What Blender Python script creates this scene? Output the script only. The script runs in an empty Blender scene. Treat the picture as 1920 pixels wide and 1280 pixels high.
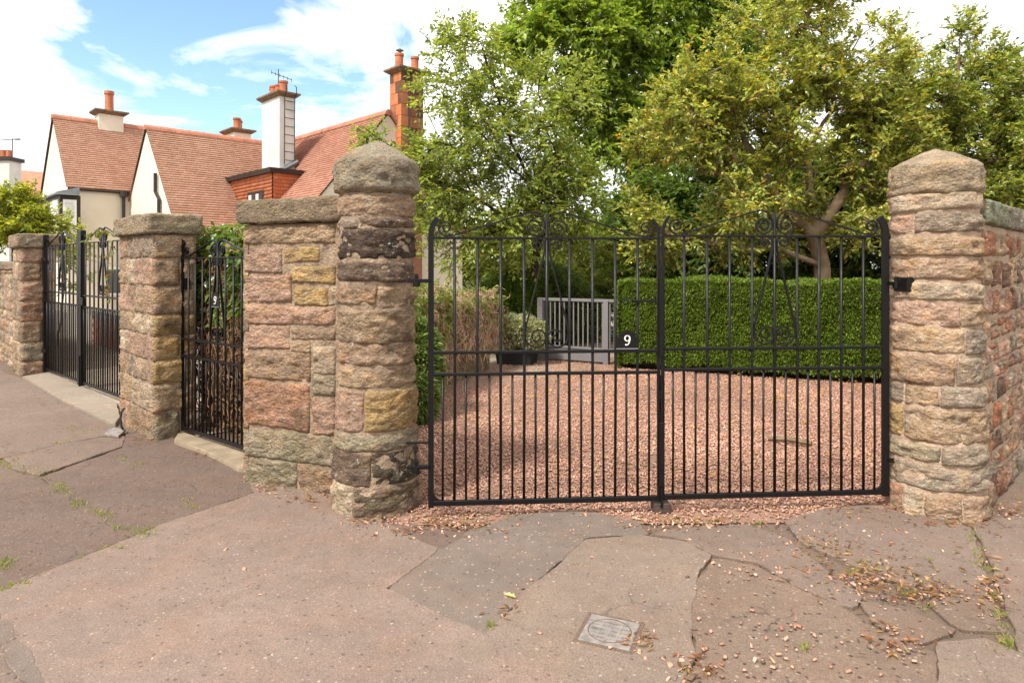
import bpy, math, random
import numpy as np
from mathutils import Vector, Matrix, noise

random.seed(7)
rng = np.random.default_rng(7)
scene = bpy.context.scene
col = scene.collection
R = math.radians

# ------------------------------------------------------------------ camera
F, EYE, HZ = 1250.0, 1.5, 500.0          # focal length in photo pixels, eye height, horizon row
cd = bpy.data.cameras.new('camera')
cam = bpy.data.objects.new('camera', cd)
col.objects.link(cam)
cam.location = (0, 0, EYE)
cam.rotation_euler = (R(90), 0, 0)
cd.sensor_width = 36
cd.lens = 36 * F / 1920
cd.shift_y = -(640 - HZ) / 1920
cd.clip_start = 0.05
cd.clip_end = 2000
scene.camera = cam

# ------------------------------------------------------------------ node helper
def N(nt, kind, props=None, **ins):
    n = nt.nodes.new(kind)
    for k, v in (props or {}).items():
        setattr(n, k, v)
    for k, v in ins.items():
        key = int(k[1:]) if k[0] == 'i' and k[1:].isdigit() else k.replace('_', ' ')
        s = n.inputs[key]
        if isinstance(v, bpy.types.NodeSocket):
            nt.links.new(v, s)
        else:
            s.default_value = v
    return n

def MATH(nt, op, a, b=0.0, clamp=False):
    return N(nt, 'ShaderNodeMath', {'operation': op, 'use_clamp': clamp}, i0=a, i1=b).outputs[0]

def MIX(nt, f, a, b, blend='MIX'):
    n = nt.nodes.new('ShaderNodeMix')
    n.data_type = 'RGBA'
    n.blend_type = blend
    for idx, v in ((0, f), (6, a), (7, b)):
        s = n.inputs[idx]
        if isinstance(v, bpy.types.NodeSocket):
            nt.links.new(v, s)
        else:
            s.default_value = v if idx == 0 else (v[0], v[1], v[2], 1)
    return n.outputs[2]

def RAMP(nt, fac, lo, hi, a=0.0, b=1.0):
    return N(nt, 'ShaderNodeMapRange', {'clamp': True}, Value=fac, From_Min=lo, From_Max=hi, To_Min=a, To_Max=b).outputs[0]

# ------------------------------------------------------------------ world: bright broken cloud with a blue opening
SUN_EL, SUN_AZ = R(52), math.atan2(-0.62, -0.78)      # the sun stands behind the viewer, a little to the left
world = bpy.data.worlds.new('World')
scene.world = world
world.use_nodes = True
wt = world.node_tree
wt.nodes.clear()
sky = N(wt, 'ShaderNodeTexSky', {'sky_type': 'NISHITA', 'sun_disc': False, 'sun_elevation': SUN_EL,
                                 'sun_rotation': SUN_AZ, 'altitude': 50, 'air_density': 1.0, 'dust_density': 0.4})
tc = N(wt, 'ShaderNodeTexCoord').outputs['Generated']
sep = N(wt, 'ShaderNodeSeparateXYZ', None, Vector=tc)
zz = MATH(wt, 'ADD', MATH(wt, 'MAXIMUM', sep.outputs[2], 0.0), 0.16)
px = MATH(wt, 'DIVIDE', sep.outputs[0], zz)
py = MATH(wt, 'DIVIDE', sep.outputs[1], zz)
cv = N(wt, 'ShaderNodeCombineXYZ', None, X=px, Y=py, Z=3.7).outputs[0]
n1 = N(wt, 'ShaderNodeTexNoise', None, Vector=cv, Scale=1.9, Detail=10.0, Roughness=0.60, Distortion=0.45).outputs[0]
d0 = Vector((-0.41, 1.0, 0.37)).normalized()
dist = N(wt, 'ShaderNodeVectorMath', {'operation': 'DISTANCE'}, i0=tc, i1=tuple(d0)).outputs['Value']
hole = RAMP(wt, dist, 0.08, 0.31, -0.165, 0.20)
cover = RAMP(wt, MATH(wt, 'ADD', n1, hole), 0.43, 0.58)
n2 = N(wt, 'ShaderNodeTexNoise', None, Vector=cv, Scale=0.8, Detail=6.0, Roughness=0.55).outputs[0]
ccol = MIX(wt, RAMP(wt, n2, 0.38, 0.62), (4.2, 4.25, 4.35), (6.0, 5.9, 5.75))
skyb = MIX(wt, 1.0, sky.outputs[0], (0.80, 0.86, 0.90), 'MULTIPLY')
skc = MIX(wt, cover, skyb, ccol)
bg = N(wt, 'ShaderNodeBackground', None, Color=skc, Strength=0.15)
wo = N(wt, 'ShaderNodeOutputWorld', None, Surface=bg.outputs[0])

sd = bpy.data.lights.new('sun', 'SUN')
sd.energy = 2.7
sd.angle = R(10)
sd.color = (1.0, 0.95, 0.885)
sun = bpy.data.objects.new('sun', sd)
col.objects.link(sun)
sv = Vector((math.sin(SUN_AZ) * math.cos(SUN_EL), math.cos(SUN_AZ) * math.cos(SUN_EL), math.sin(SUN_EL)))
sun.rotation_euler = sv.to_track_quat('Z', 'Y').to_euler()
sun.location = sv * 60

vs = scene.view_settings
vs.view_transform = 'Standard'
vs.look = 'None'
vs.exposure = 1.08
vs.gamma = 1.0
scene.render.engine = 'CYCLES'
scene.cycles.use_denoising = True
scene.cycles.max_bounces = 6
scene.cycles.transparent_max_bounces = 6

# ------------------------------------------------------------------ geometry helpers
def W(u, v, Y):
    return Vector(((u - 960) / F * Y, Y, EYE - (v - HZ) / F * Y))

def G(u, v):
    Y = F * EYE / (v - HZ)
    return Vector(((u - 960) / F * Y, Y, 0.0))

HA = Vector((-0.70, 0.714, 0)).normalized()    # along the road wall, away to the left
HB = Vector((0.714, 0.70, 0)).normalized()     # square to it, into the plots

def AB(pa, pb, z):
    return HA * pa + HB * pb + Vector((0, 0, z))

def tag(o, label=None, cat=None, group=None, kind=None):
    if label: o['label'] = label
    if cat: o['category'] = cat
    if group: o['group'] = group
    if kind: o['kind'] = kind
    return o

def thing(name, label, cat, loc, group=None):
    o = bpy.data.objects.new(name, None)
    o.empty_display_size = 0.1
    col.objects.link(o)
    o.location = loc
    o['_org'] = 1
    del o['_org']
    tag(o, label, cat, group)
    ORG[o.name] = Vector(loc)
    return o
ORG = {}

def link(name, me, mat, parent=None, color=None):
    me.name = name
    o = bpy.data.objects.new(name, me)
    col.objects.link(o)
    if mat is not None and not me.materials:
        me.materials.append(mat)
    if parent is not None:
        o.parent = parent
        if parent.name in ORG:
            o.matrix_parent_inverse = Matrix.Translation(-ORG[parent.name])
    if color is not None:
        o.color = (color[0], color[1], color[2], 1)
    return o

def np_mesh(name, V, Fc, mat, parent=None, tint=None, smooth=False):
    V = np.asarray(V, np.float32)
    Fc = np.asarray(Fc, np.int32)
    me = bpy.data.meshes.new(name)
    me.vertices.add(len(V))
    me.vertices.foreach_set('co', V.ravel())
    me.loops.add(Fc.size)
    me.loops.foreach_set('vertex_index', Fc.ravel())
    me.polygons.add(len(Fc))
    me.polygons.foreach_set('loop_start', np.arange(0, Fc.size, Fc.shape[1], dtype=np.int32))
    me.update(calc_edges=True)
    if tint is not None:
        a = me.attributes.new('tint', 'FLOAT_COLOR', 'POINT')
        t = np.ones((len(V), 4), np.float32)
        t[:, :3] = tint
        a.data.foreach_set('color', t.ravel())
    if smooth:
        me.polygons.foreach_set('use_smooth', np.ones(len(Fc), bool))
    return link(name, me, mat, parent)

class MB:
    def __init__(self, M=None):
        self.v, self.f, self.M = [], [], M
    def _add(self, vs_, fs_):
        b = len(self.v)
        self.v += [(self.M @ Vector(p)) if self.M else Vector(p) for p in vs_]
        self.f += [tuple(i + b for i in f) for f in fs_]
        return self
    def box(self, x0, x1, y0, y1, z0, z1):
        return self._add([(x0, y0, z0), (x1, y0, z0), (x1, y1, z0), (x0, y1, z0), (x0, y0, z1), (x1, y0, z1), (x1, y1, z1), (x0, y1, z1)],
                         [(0, 3, 2, 1), (4, 5, 6, 7), (0, 1, 5, 4), (1, 2, 6, 5), (2, 3, 7, 6), (3, 0, 4, 7)])
    def bev(self, x0, x1, y0, y1, z0, z1, c=0.004):
        vs_, lay = [], [(z0, c), (z0 + c, 0), (z1 - c, 0), (z1, c)]
        for z, k in lay:
            a, b, d, e = x0 + k, x1 - k, y0 + k, y1 - k
            if k: vs_ += [(a, d, z), (b, d, z), (b, e, z), (a, e, z)]
            else: vs_ += [(a, d, z), (b, d, z), (b, e, z), (a, e, z)]
        fs_ = [(0, 3, 2, 1), (12, 13, 14, 15)]
        for i in range(3):
            for j in range(4):
                fs_.append((i * 4 + j, i * 4 + (j + 1) % 4, i * 4 + 4 + (j + 1) % 4, i * 4 + 4 + j))
        return self._add(vs_, fs_)
    def hexa(self, bot, top):
        return self._add(list(bot) + list(top), [(0, 3, 2, 1), (4, 5, 6, 7), (0, 1, 5, 4), (1, 2, 6, 5), (2, 3, 7, 6), (3, 0, 4, 7)])
    def prism(self, poly, off):
        n = len(poly); off = Vector(off)
        vs_ = [Vector(p) for p in poly] + [Vector(p) + off for p in poly]
        return self._add(vs_, [tuple(range(n))[::-1], tuple(range(n, 2 * n))] + [(i, (i + 1) % n, n + (i + 1) % n, n + i) for i in range(n)])
    def tube(self, pts, r, sides=6, caps=True):
        pts = [Vector(p) for p in pts]
        n = len(pts)
        rs = r if isinstance(r, (list, tuple)) else [r] * n
        vs_, fs_, ref = [], [], None
        for i, p in enumerate(pts):
            t = (pts[min(i + 1, n - 1)] - pts[max(i - 1, 0)]).normalized()
            if ref is None:
                ref = Vector((0, 0, 1)) if abs(t.z) < 0.9 else Vector((1, 0, 0))
            s = t.cross(ref).normalized()
            q = s.cross(t).normalized()
            ref = q
            for k in range(sides):
                a = 2 * math.pi * k / sides
                vs_.append(p + (s * math.cos(a) + q * math.sin(a)) * rs[i])
        for i in range(n - 1):
            for k in range(sides):
                fs_.append((i * sides + k, i * sides + (k + 1) % sides, (i + 1) * sides + (k + 1) % sides, (i + 1) * sides + k))
        if caps:
            fs_.append(tuple(range(sides))[::-1])
            fs_.append(tuple(range((n - 1) * sides, n * sides)))
        return self._add(vs_, fs_)
    def ribbon(self, pts, t, w, y=0.0):
        """flat bar bent in the local x-z plane: t thick in the plane, w deep along y"""
        n = len(pts); vs_, fs_ = [], []
        for i, (x, z) in enumerate(pts):
            x0, z0 = pts[max(i - 1, 0)]; x1, z1 = pts[min(i + 1, n - 1)]
            dx, dz = x1 - x0, z1 - z0
            l = math.hypot(dx, dz) or 1
            nx, nz = -dz / l * t / 2, dx / l * t / 2
            vs_ += [(x + nx, y - w / 2, z + nz), (x + nx, y + w / 2, z + nz), (x - nx, y + w / 2, z - nz), (x - nx, y - w / 2, z - nz)]
        for i in range(n - 1):
            for k in range(4):
                fs_.append((i * 4 + k, i * 4 + (k + 1) % 4, i * 4 + 4 + (k + 1) % 4, i * 4 + 4 + k))
        fs_ += [(3, 2, 1, 0), tuple(range(4 * n - 4, 4 * n))]
        return self._add(vs_, fs_)
    def lathe(self, prof, c, seg=16, jit=0.0, sc=8.0):
        vs_, fs_, n = [], [], len(prof)
        for r, z in prof:
            for k in range(seg):
                a = 2 * math.pi * k / seg
                p = Vector((c[0] + r * math.cos(a), c[1] + r * math.sin(a), c[2] + z))
                if jit:
                    d = noise.noise(p * sc) * jit + noise.noise(p * sc * 3.1) * jit * 0.5
                    p += Vector((math.cos(a), math.sin(a), 0.3)) * d
                vs_.append(p)
        for i in range(n - 1):
            for k in range(seg):
                fs_.append((i * seg + k, i * seg + (k + 1) % seg, (i + 1) * seg + (k + 1) % seg, (i + 1) * seg + k))
        fs_ += [tuple(range(seg))[::-1], tuple(range((n - 1) * seg, n * seg))]
        return self._add(vs_, fs_)
    def build(self, name, mat, parent=None, color=None, smooth=False):
        me = bpy.data.meshes.new(name)
        me.from_pydata([tuple(p) for p in self.v], [], self.f)
        me.update()
        if smooth:
            me.polygons.foreach_set('use_smooth', np.ones(len(me.polygons), bool))
        return link(name, me, mat, parent, color)

# ------------------------------------------------------------------ materials
def newmat(name):
    m = bpy.data.materials.new(name)
    m.use_nodes = True
    nt = m.node_tree
    nt.nodes.clear()
    b = nt.nodes.new('ShaderNodeBsdfPrincipled')
    o = nt.nodes.new('ShaderNodeOutputMaterial')
    nt.links.new(b.outputs[0], o.inputs[0])
    return m, nt, b

def setb(nt, b, **kw):
    for k, v in kw.items():
        s = b.inputs[k.replace('_', ' ')]
        if isinstance(v, bpy.types.NodeSocket): nt.links.new(v, s)
        elif k == 'Base_Color': s.default_value = (v[0], v[1], v[2], 1)
        else: s.default_value = v

def pos(nt): return N(nt, 'ShaderNodeNewGeometry').outputs['Position']
def NOISE(nt, vec, scale, detail=4.0, rough=0.55, dist=0.0):
    return N(nt, 'ShaderNodeTexNoise', None, Vector=vec, Scale=scale, Detail=detail, Roughness=rough, Distortion=dist).outputs[0]
def VORO(nt, vec, scale, out='Distance', feature='F1', rnd=1.0):
    return N(nt, 'ShaderNodeTexVoronoi', {'feature': feature}, Vector=vec, Scale=scale, Randomness=rnd).outputs[out]
def STRETCH(nt, vec, s): return N(nt, 'ShaderNodeVectorMath', {'operation': 'MULTIPLY'}, i0=vec, i1=s).outputs[0]
def BUMP(nt, h, strength, dist): return N(nt, 'ShaderNodeBump', None, Strength=strength, Distance=dist, Height=h).outputs[0]

def plain(name, c, rough=0.6, var=0.15, scale=6.0, bump=0.0, bscale=60.0, bdist=0.004, spec=0.3, metal=0.0):
    m, nt, b = newmat(name)
    p = pos(nt)
    f = RAMP(nt, NOISE(nt, p, scale, 6), 0.3, 0.7, 1 - var, 1 + var)
    cc = MIX(nt, 1.0, c, N(nt, 'ShaderNodeCombineColor', None, Red=f, Green=f, Blue=f).outputs[0], 'MULTIPLY')
    setb(nt, b, Base_Color=cc, Roughness=rough, Specular_IOR_Level=spec, Metallic=metal)
    if bump:
        setb(nt, b, Normal=BUMP(nt, NOISE(nt, p, bscale, 5, 0.6), bump, bdist))
    return m

def stone_mat(name, lichen=0.85, soot=0.62, bump=0.9):
    m, nt, b = newmat(name)
    p = pos(nt)
    oi = N(nt, 'ShaderNodeObjectInfo')
    base = oi.outputs['Color']
    ps = STRETCH(nt, p, (1.0, 1.0, 1.75))
    v1 = RAMP(nt, NOISE(nt, ps, 9, 9, 0.72), 0.28, 0.72, 0.46, 1.52)
    c1 = MIX(nt, 1.0, base, N(nt, 'ShaderNodeCombineColor', None, Red=v1, Green=v1, Blue=v1).outputs[0], 'MULTIPLY')
    c1 = MIX(nt, MATH(nt, 'MULTIPLY', RAMP(nt, NOISE(nt, ps, 6.1, 5, 0.6), 0.46, 0.62), 0.55), c1, MIX(nt, 0.4, c1, (0.36, 0.225, 0.15)))
    c1 = MIX(nt, MATH(nt, 'MULTIPLY', RAMP(nt, NOISE(nt, STRETCH(nt, p, (1.3, 1.3, 2.1)), 5.3, 5, 0.6), 0.55, 0.66), 0.6), c1, MIX(nt, 0.45, c1, (0.25, 0.195, 0.14)))
    hue = RAMP(nt, NOISE(nt, p, 6.3, 5, 0.6), 0.50, 0.66)
    c2 = MIX(nt, MATH(nt, 'MULTIPLY', hue, 0.45), c1, MIX(nt, 1.0, c1, (1.22, 0.98, 0.60), 'MULTIPLY'))
    grain = RAMP(nt, NOISE(nt, p, 95, 5, 0.8), 0.30, 0.70, 0.52, 1.48)
    c2 = MIX(nt, 1.0, c2, (1.24, 1.27, 1.27), 'MULTIPLY')
    c3 = MIX(nt, 1.0, c2, N(nt, 'ShaderNodeCombineColor', None, Red=grain, Green=grain, Blue=grain).outputs[0], 'MULTIPLY')
    sootf = MATH(nt, 'MULTIPLY', RAMP(nt, NOISE(nt, ps, 2.6, 8, 0.68), 0.50, 0.68), soot)
    c4 = MIX(nt, sootf, c3, (0.075, 0.058, 0.046))
    lf = RAMP(nt, NOISE(nt, p, 34, 7, 0.75), 0.57, 0.62)
    lz = RAMP(nt, NOISE(nt, p, 3.1, 3), 0.44, 0.60)
    c5 = MIX(nt, MATH(nt, 'MULTIPLY', MATH(nt, 'MULTIPLY', lf, lz), lichen), c4, (0.58, 0.54, 0.45))
    gf = RAMP(nt, N(nt, 'ShaderNodeSeparateXYZ', None, Vector=p).outputs[2], 0.75, 0.05)
    moss = MATH(nt, 'MULTIPLY', MATH(nt, 'MULTIPLY', gf, RAMP(nt, NOISE(nt, p, 5.5, 5), 0.50, 0.66)), 0.45)
    c6 = MIX(nt, moss, c5, (0.155, 0.150, 0.070))
    h = MATH(nt, 'ADD', MATH(nt, 'MULTIPLY', NOISE(nt, ps, 30, 8, 0.75), 1.3),
             MATH(nt, 'MULTIPLY', VORO(nt, STRETCH(nt, p, (1, 1, 1.5)), 38), 0.6))
    setb(nt, b, Base_Color=c6, Roughness=0.92, Specular_IOR_Level=0.18, Normal=BUMP(nt, h, bump, 0.040))
    return m

def asphalt_mat(name, c, chips=0.5, dark=0.3, rough_bump=0.5, pits=0.4, cracks=0.0):
    m, nt, b = newmat(name)
    p = pos(nt)
    big = MATH(nt, 'MULTIPLY', RAMP(nt, NOISE(nt, p, 1.3, 7, 0.65), 0.3, 0.7, 0.84, 1.12), RAMP(nt, NOISE(nt, p, 9.0, 6, 0.7), 0.3, 0.7, 0.88, 1.10))
    c1 = MIX(nt, 1.0, c, N(nt, 'ShaderNodeCombineColor', None, Red=big, Green=big, Blue=big).outputs[0], 'MULTIPLY')
    wrm = RAMP(nt, NOISE(nt, p, 3.1, 4), 0.45, 0.75)
    c1 = MIX(nt, MATH(nt, 'MULTIPLY', wrm, 0.5), c1, MIX(nt, 1.0, c1, (1.12, 0.96, 0.84), 'MULTIPLY'))
    gr = RAMP(nt, NOISE(nt, p, 160, 4, 0.8), 0.3, 0.7, 0.55, 1.42)
    c2 = MIX(nt, 1.0, c1, N(nt, 'ShaderNodeCombineColor', None, Red=gr, Green=gr, Blue=gr).outputs[0], 'MULTIPLY')
    cell = N(nt, 'ShaderNodeTexVoronoi', None, Vector=p, Scale=48.0)
    rnd = N(nt, 'ShaderNodeSeparateColor', None, Color=cell.outputs['Color']).outputs[0]
    pw_ = N(nt, 'ShaderNodeVectorMath', {'operation': 'ADD'}, i0=p, i1=STRETCH(nt, N(nt, 'ShaderNodeTexNoise', None, Vector=p, Scale=70.0).outputs[1], (.012, .012, .0))).outputs[0]
    nt.links.new(pw_, cell.inputs['Vector'])
    sepc = N(nt, 'ShaderNodeSeparateColor', None, Color=cell.outputs['Color'])
    size = RAMP(nt, sepc.outputs[2], 0.0, 1.0, 0.10, 0.36)
    chipm = MATH(nt, 'MULTIPLY', MATH(nt, 'LESS_THAN', cell.outputs['Distance'], size), MATH(nt, 'GREATER_THAN', rnd, 0.62))
    chipc = MIX(nt, sepc.outputs[1], (0.28, 0.185, 0.135), (0.42, 0.345, 0.275))
    c3 = MIX(nt, MATH(nt, 'MULTIPLY', chipm, chips * 0.75), c2, chipc)
    cell2 = N(nt, 'ShaderNodeTexVoronoi', None, Vector=p, Scale=38.0)
    rnd2 = N(nt, 'ShaderNodeSeparateColor', None, Color=cell2.outputs['Color']).outputs[1]
    pit = MATH(nt, 'MULTIPLY', RAMP(nt, cell2.outputs['Distance'], 0.34, 0.20), MATH(nt, 'GREATER_THAN', rnd2, 0.86))
    c4 = MIX(nt, MATH(nt, 'MULTIPLY', pit, pits), c3, (0.07, 0.052, 0.042))
    dk = MATH(nt, 'MULTIPLY', RAMP(nt, NOISE(nt, p, 5.2, 7, 0.7), 0.55, 0.72), dark)
    c5 = MIX(nt, dk, c4, (0.09, 0.070, 0.058))
    wv = N(nt, 'ShaderNodeVectorMath', {'operation': 'ADD'}, i0=p, i1=STRETCH(nt, N(nt, 'ShaderNodeTexNoise', None, Vector=p, Scale=4.0, Detail=6.0).outputs[1], (.35, .35, 0.0))).outputs[0]
    ce = VORO(nt, wv, 1.7, 'Distance', 'DISTANCE_TO_EDGE')
    crk = MATH(nt, 'MULTIPLY', RAMP(nt, ce, 0.010, 0.002), MATH(nt, 'MULTIPLY', RAMP(nt, NOISE(nt, p, 1.9, 2), 0.50, 0.56), cracks))
    c5 = MIX(nt, crk, c5, (0.045, 0.034, 0.028))
    h = MATH(nt, 'ADD', MATH(nt, 'MULTIPLY', NOISE(nt, p, 150, 4, 0.7), 0.6), MATH(nt, 'SUBTRACT', MATH(nt, 'MULTIPLY', chipm, 0.25), MATH(nt, 'MULTIPLY', pit, 0.6)))
    setb(nt, b, Base_Color=c5, Roughness=0.9, Specular_IOR_Level=0.22, Normal=BUMP(nt, h, rough_bump, 0.010))
    return m

def tint_mat(name, rough=0.5, trans=0.35, spec=0.35, mult=1.0):
    """colour of each small piece (leaf, chip, roof tile) from its mesh attribute"""
    m, nt, b = newmat(name)
    t = N(nt, 'ShaderNodeAttribute', {'attribute_name': 'tint'}).outputs['Color']
    setb(nt, b, Base_Color=t, Roughness=rough, Specular_IOR_Level=spec)
    if trans:
        tr = N(nt, 'ShaderNodeBsdfTranslucent', None, Color=MIX(nt, 1.0, t, (1.7, 1.6, 0.7), 'MULTIPLY'))
        mx = N(nt, 'ShaderNodeMixShader', None, i0=trans, i1=b.outputs[0], i2=tr.outputs[0])
        out = [n for n in nt.nodes if n.type == 'OUTPUT_MATERIAL'][0]
        nt.links.new(mx.outputs[0], out.inputs[0])
    return m

STONE = stone_mat('sandstone')
STONE_CLEAN = stone_mat('sandstone_pointed', lichen=0.85, soot=0.36, bump=0.75)
CAP = stone_mat('capstone_sandstone', lichen=0.5, soot=0.22, bump=1.0)
MORTAR = plain('lime_mortar', (0.32, 0.235, 0.162), 0.95, 0.45, 11, 1.0, 50, 0.03, 0.1)
MORTAR_PINK = plain('pink_mortar', (0.48, 0.345, 0.245), 0.95, 0.25, 9, 0.9, 45, 0.03, 0.1)

def iron_mat():
    m, nt, b = newmat('black_iron_paint')
    p = pos(nt)
    rust = RAMP(nt, NOISE(nt, p, 14, 7, 0.7), 0.66, 0.74)
    c = MIX(nt, MATH(nt, 'MULTIPLY', rust, 0.6), (0.0065, 0.0058, 0.006), (0.06, 0.026, 0.014))
    setb(nt, b, Base_Color=c, Roughness=RAMP(nt, NOISE(nt, p, 30, 4), 0.3, 0.7, 0.28, 0.5), Specular_IOR_Level=0.25,
         Normal=BUMP(nt, NOISE(nt, p, 90, 5, 0.6), 0.35, 0.003))
    return m
IRON = iron_mat()
LETTER = plain('white_letter_paint', (0.72, 0.70, 0.66), 0.5, 0.05)
ASPH_NEW = asphalt_mat('smooth_pink_asphalt', (0.208, 0.152, 0.122), 1.0, 0.10, 0.40, 0.6)
ASPH_OLD = asphalt_mat('worn_brown_asphalt', (0.150, 0.107, 0.085), 0.4, 0.40, 0.9, 0.6, 0.5)
ASPH_OLD2 = asphalt_mat('worn_grey_asphalt', (0.188, 0.138, 0.109), 0.5, 0.35, 0.8, 0.6, 0.5)
SLAB = asphalt_mat('grey_asphalt_patch', (0.172, 0.134, 0.110), 0.95, 0.22, 0.6, 0.3, 0.3)
SLAB2 = asphalt_mat('pale_asphalt_patch', (0.208, 0.157, 0.122), 0.9, 0.16, 0.6, 0.3, 0.4)
CRUMB = asphalt_mat('crumbling_asphalt', (0.198, 0.140, 0.104), 0.9, 0.45, 1.0, 0.9, 0.5)
CONC = asphalt_mat('pale_concrete', (0.27, 0.22, 0.17), 0.5, 0.4, 0.5, 0.3)
SOIL = asphalt_mat('dirt_joint', (0.170, 0.121, 0.090), 0.5, 0.4, 1.0, 0.6)
GRAVEL_BED = asphalt_mat('gravel_bed', (0.30, 0.180, 0.130), 0.3, 0.3, 1.0, 0.5)
CHIP = tint_mat('red_chip', 0.85, 0.0, 0.15)
LEAF = tint_mat('leaf', 0.42, 0.45, 0.4)
GLOSSLEAF = tint_mat('glossy_leaf', 0.25, 0.36, 0.65)
NEEDLE = tint_mat('yew_needle', 0.6, 0.25, 0.25)
TWIG = tint_mat('dry_twig', 0.85, 0.0, 0.15)
BARK = plain('bark', (0.17, 0.115, 0.075), 0.9, 0.4, 9, 0.8, 40, 0.01, 0.1)
BARK_PALE = plain('pale_bark', (0.27, 0.185, 0.12), 0.9, 0.35, 6, 0.6, 40, 0.01, 0.1)
BARK_DARK = plain('dark_bark', (0.06, 0.042, 0.032), 0.9, 0.4, 9, 0.6, 40, 0.01, 0.1)
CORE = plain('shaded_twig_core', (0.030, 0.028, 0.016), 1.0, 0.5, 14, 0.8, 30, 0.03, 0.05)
TILE = tint_mat('clay_roof_tile', 0.8, 0.0, 0.2)
RIDGE = plain('clay_ridge_tile', (0.40, 0.165, 0.10), 0.8, 0.25, 3, 0.3, 40)
RENDER = plain('cream_harling', (0.70, 0.625, 0.505), 0.9, 0.07, 1.2, 0.6, 55, 0.012, 0.15)
WHITE_RENDER = plain('white_harling', (0.60, 0.58, 0.54), 0.9, 0.10, 1.5, 0.7, 45, 0.012, 0.15)
LEAD = plain('lead_sheet', (0.16, 0.165, 0.17), 0.55, 0.25, 5)
DARKTRIM = plain('dark_brown_trim', (0.035, 0.026, 0.022), 0.5, 0.2, 4)
TERRA = plain('terracotta', (0.46, 0.16, 0.075), 0.75, 0.3, 4)
WHITEPAINT = plain('white_window_paint', (0.78, 0.77, 0.74), 0.45, 0.05)
CURTAIN = plain('net_curtain', (0.62, 0.62, 0.60), 0.9, 0.2, 12)
GREYPAINT = plain('grey_gate_paint', (0.185, 0.170, 0.172), 0.5, 0.08, 3, 0.1)
WOOD = plain('weathered_wood', (0.185, 0.135, 0.080), 0.9, 0.4, 7, 0.6, 40, 0.008, 0.1)
BLACKPOT = plain('black_planter', (0.02, 0.02, 0.022), 0.6, 0.2)
BRICK = plain('red_brick', (0.36, 0.125, 0.065), 0.85, 0.3, 10, 0.4, 60)
COVER = plain('cast_iron_cover', (0.22, 0.195, 0.175), 0.7, 0.3, 25, 0.8, 60, 0.006, 0.2)
def glass_mat():
    m, nt, b = newmat('window_glass')
    setb(nt, b, Base_Color=(0.035, 0.04, 0.045), Roughness=0.06, Specular_IOR_Level=0.8)
    return m
GLASS = glass_mat()
GRASS_EARTH = plain('earth_and_grass', (0.075, 0.085, 0.035), 1.0, 0.4, 2, 0.8, 30, 0.03, 0.05)

# ------------------------------------------------------------------ ground
def struct(o): o['kind'] = 'structure'; return o

gs = MB(); gs._add([(-400, -200, -0.06), (400, -200, -0.06), (400, 600, -0.06), (-400, 600, -0.06)], [(0, 1, 2, 3)])
struct(gs.build('ground', GRASS_EARTH))
pv = MB(); pv._add([(-16, -6, -0.018), (9, -6, -0.018), (9, 10.2, -0.018), (3.0, 4.35, -0.018), (-0.7, 4.45, -0.018), (-7.5, 10.9, -0.018), (-26, 29, -0.018), (-40, 29, -0.018)], [tuple(range(7))])
pavement = struct(pv.build('pavement', SOIL))
dv = MB(); dv._add([(-0.7, 3.9, -0.010), (2.6, 3.95, -0.010), (3.0, 4.4, -0.010), (9.5, 10.9, -0.010), (9.5, 14, -0.010), (-0.5, 14, -0.010), (-1.7, 6, -0.010)], [tuple(range(7))])
struct(dv.build('gravel_drive', GRAVEL_BED))
nd = MB(); nd._add([tuple(AB(a, b, -0.008)) for a, b in ((6.2, 2.0), (40, 2.0), (40, 20), (6.2, 20))], [tuple(range(4))])
struct(nd.build('neighbour_drive', plain('pale_drive', (0.30, 0.24, 0.18), 0.95, 0.2, 3, 0.5, 80)))

def patch(poly, mat, z=0.0, thick=0.018, jit=0.012, name='asphalt_patch', parent=None, grow=0.014):
    """a slab of surfacing with a ragged edge lying on the dirt; poly in metres on the ground"""
    pts = []
    n = len(poly)
    for i in range(n):
        a, b = poly[i], poly[(i + 1) % n]
        k = max(1, int((b - a).length / 0.035))
        d = (b - a).normalized() if (b - a).length else Vector((1, 0, 0))
        nr = Vector((-d.y, d.x, 0))
        for j in range(k):
            p = a.lerp(b, j / k)
            w = noise.noise(p * 5.0 + Vector((3.1, 0, 0))) * jit * 1.6 + noise.noise(p * 21.0) * jit * 0.8
            pts.append(p + nr * (w - grow))
    tilt = Vector((random.uniform(-1, 1), random.uniform(-1, 1), 0)) * 0.0006
    mb = MB()
    m_ = len(pts)
    c = sum(pts, Vector()) / m_
    top, low = [], []
    for p in pts:
        zz_ = z + (p - c).dot(tilt)
        q = p + (c - p).normalized() * 0.006
        top.append((q.x, q.y, zz_)); low.append((p.x, p.y, zz_ - 0.005))
    bot = [(p.x, p.y, -0.017) for p in pts]
    mb._add(top + low + bot, [tuple(range(m_))] + [(m_ + i, m_ + (i + 1) % m_, (i + 1) % m_, i) for i in range(m_)]
            + [(2 * m_ + i, 2 * m_ + (i + 1) % m_, m_ + (i + 1) % m_, m_ + i) for i in range(m_)])
    return mb.build(name, mat, parent if parent is not None else pavement)

def gp(*uv): return [G(u, v) for u, v in uv]
def ccw(poly):
    s = sum(poly[i].x * poly[(i + 1) % len(poly)].y - poly[(i + 1) % len(poly)].x * poly[i].y for i in range(len(poly)))
    return poly if s > 0 else poly[::-1]

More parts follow.
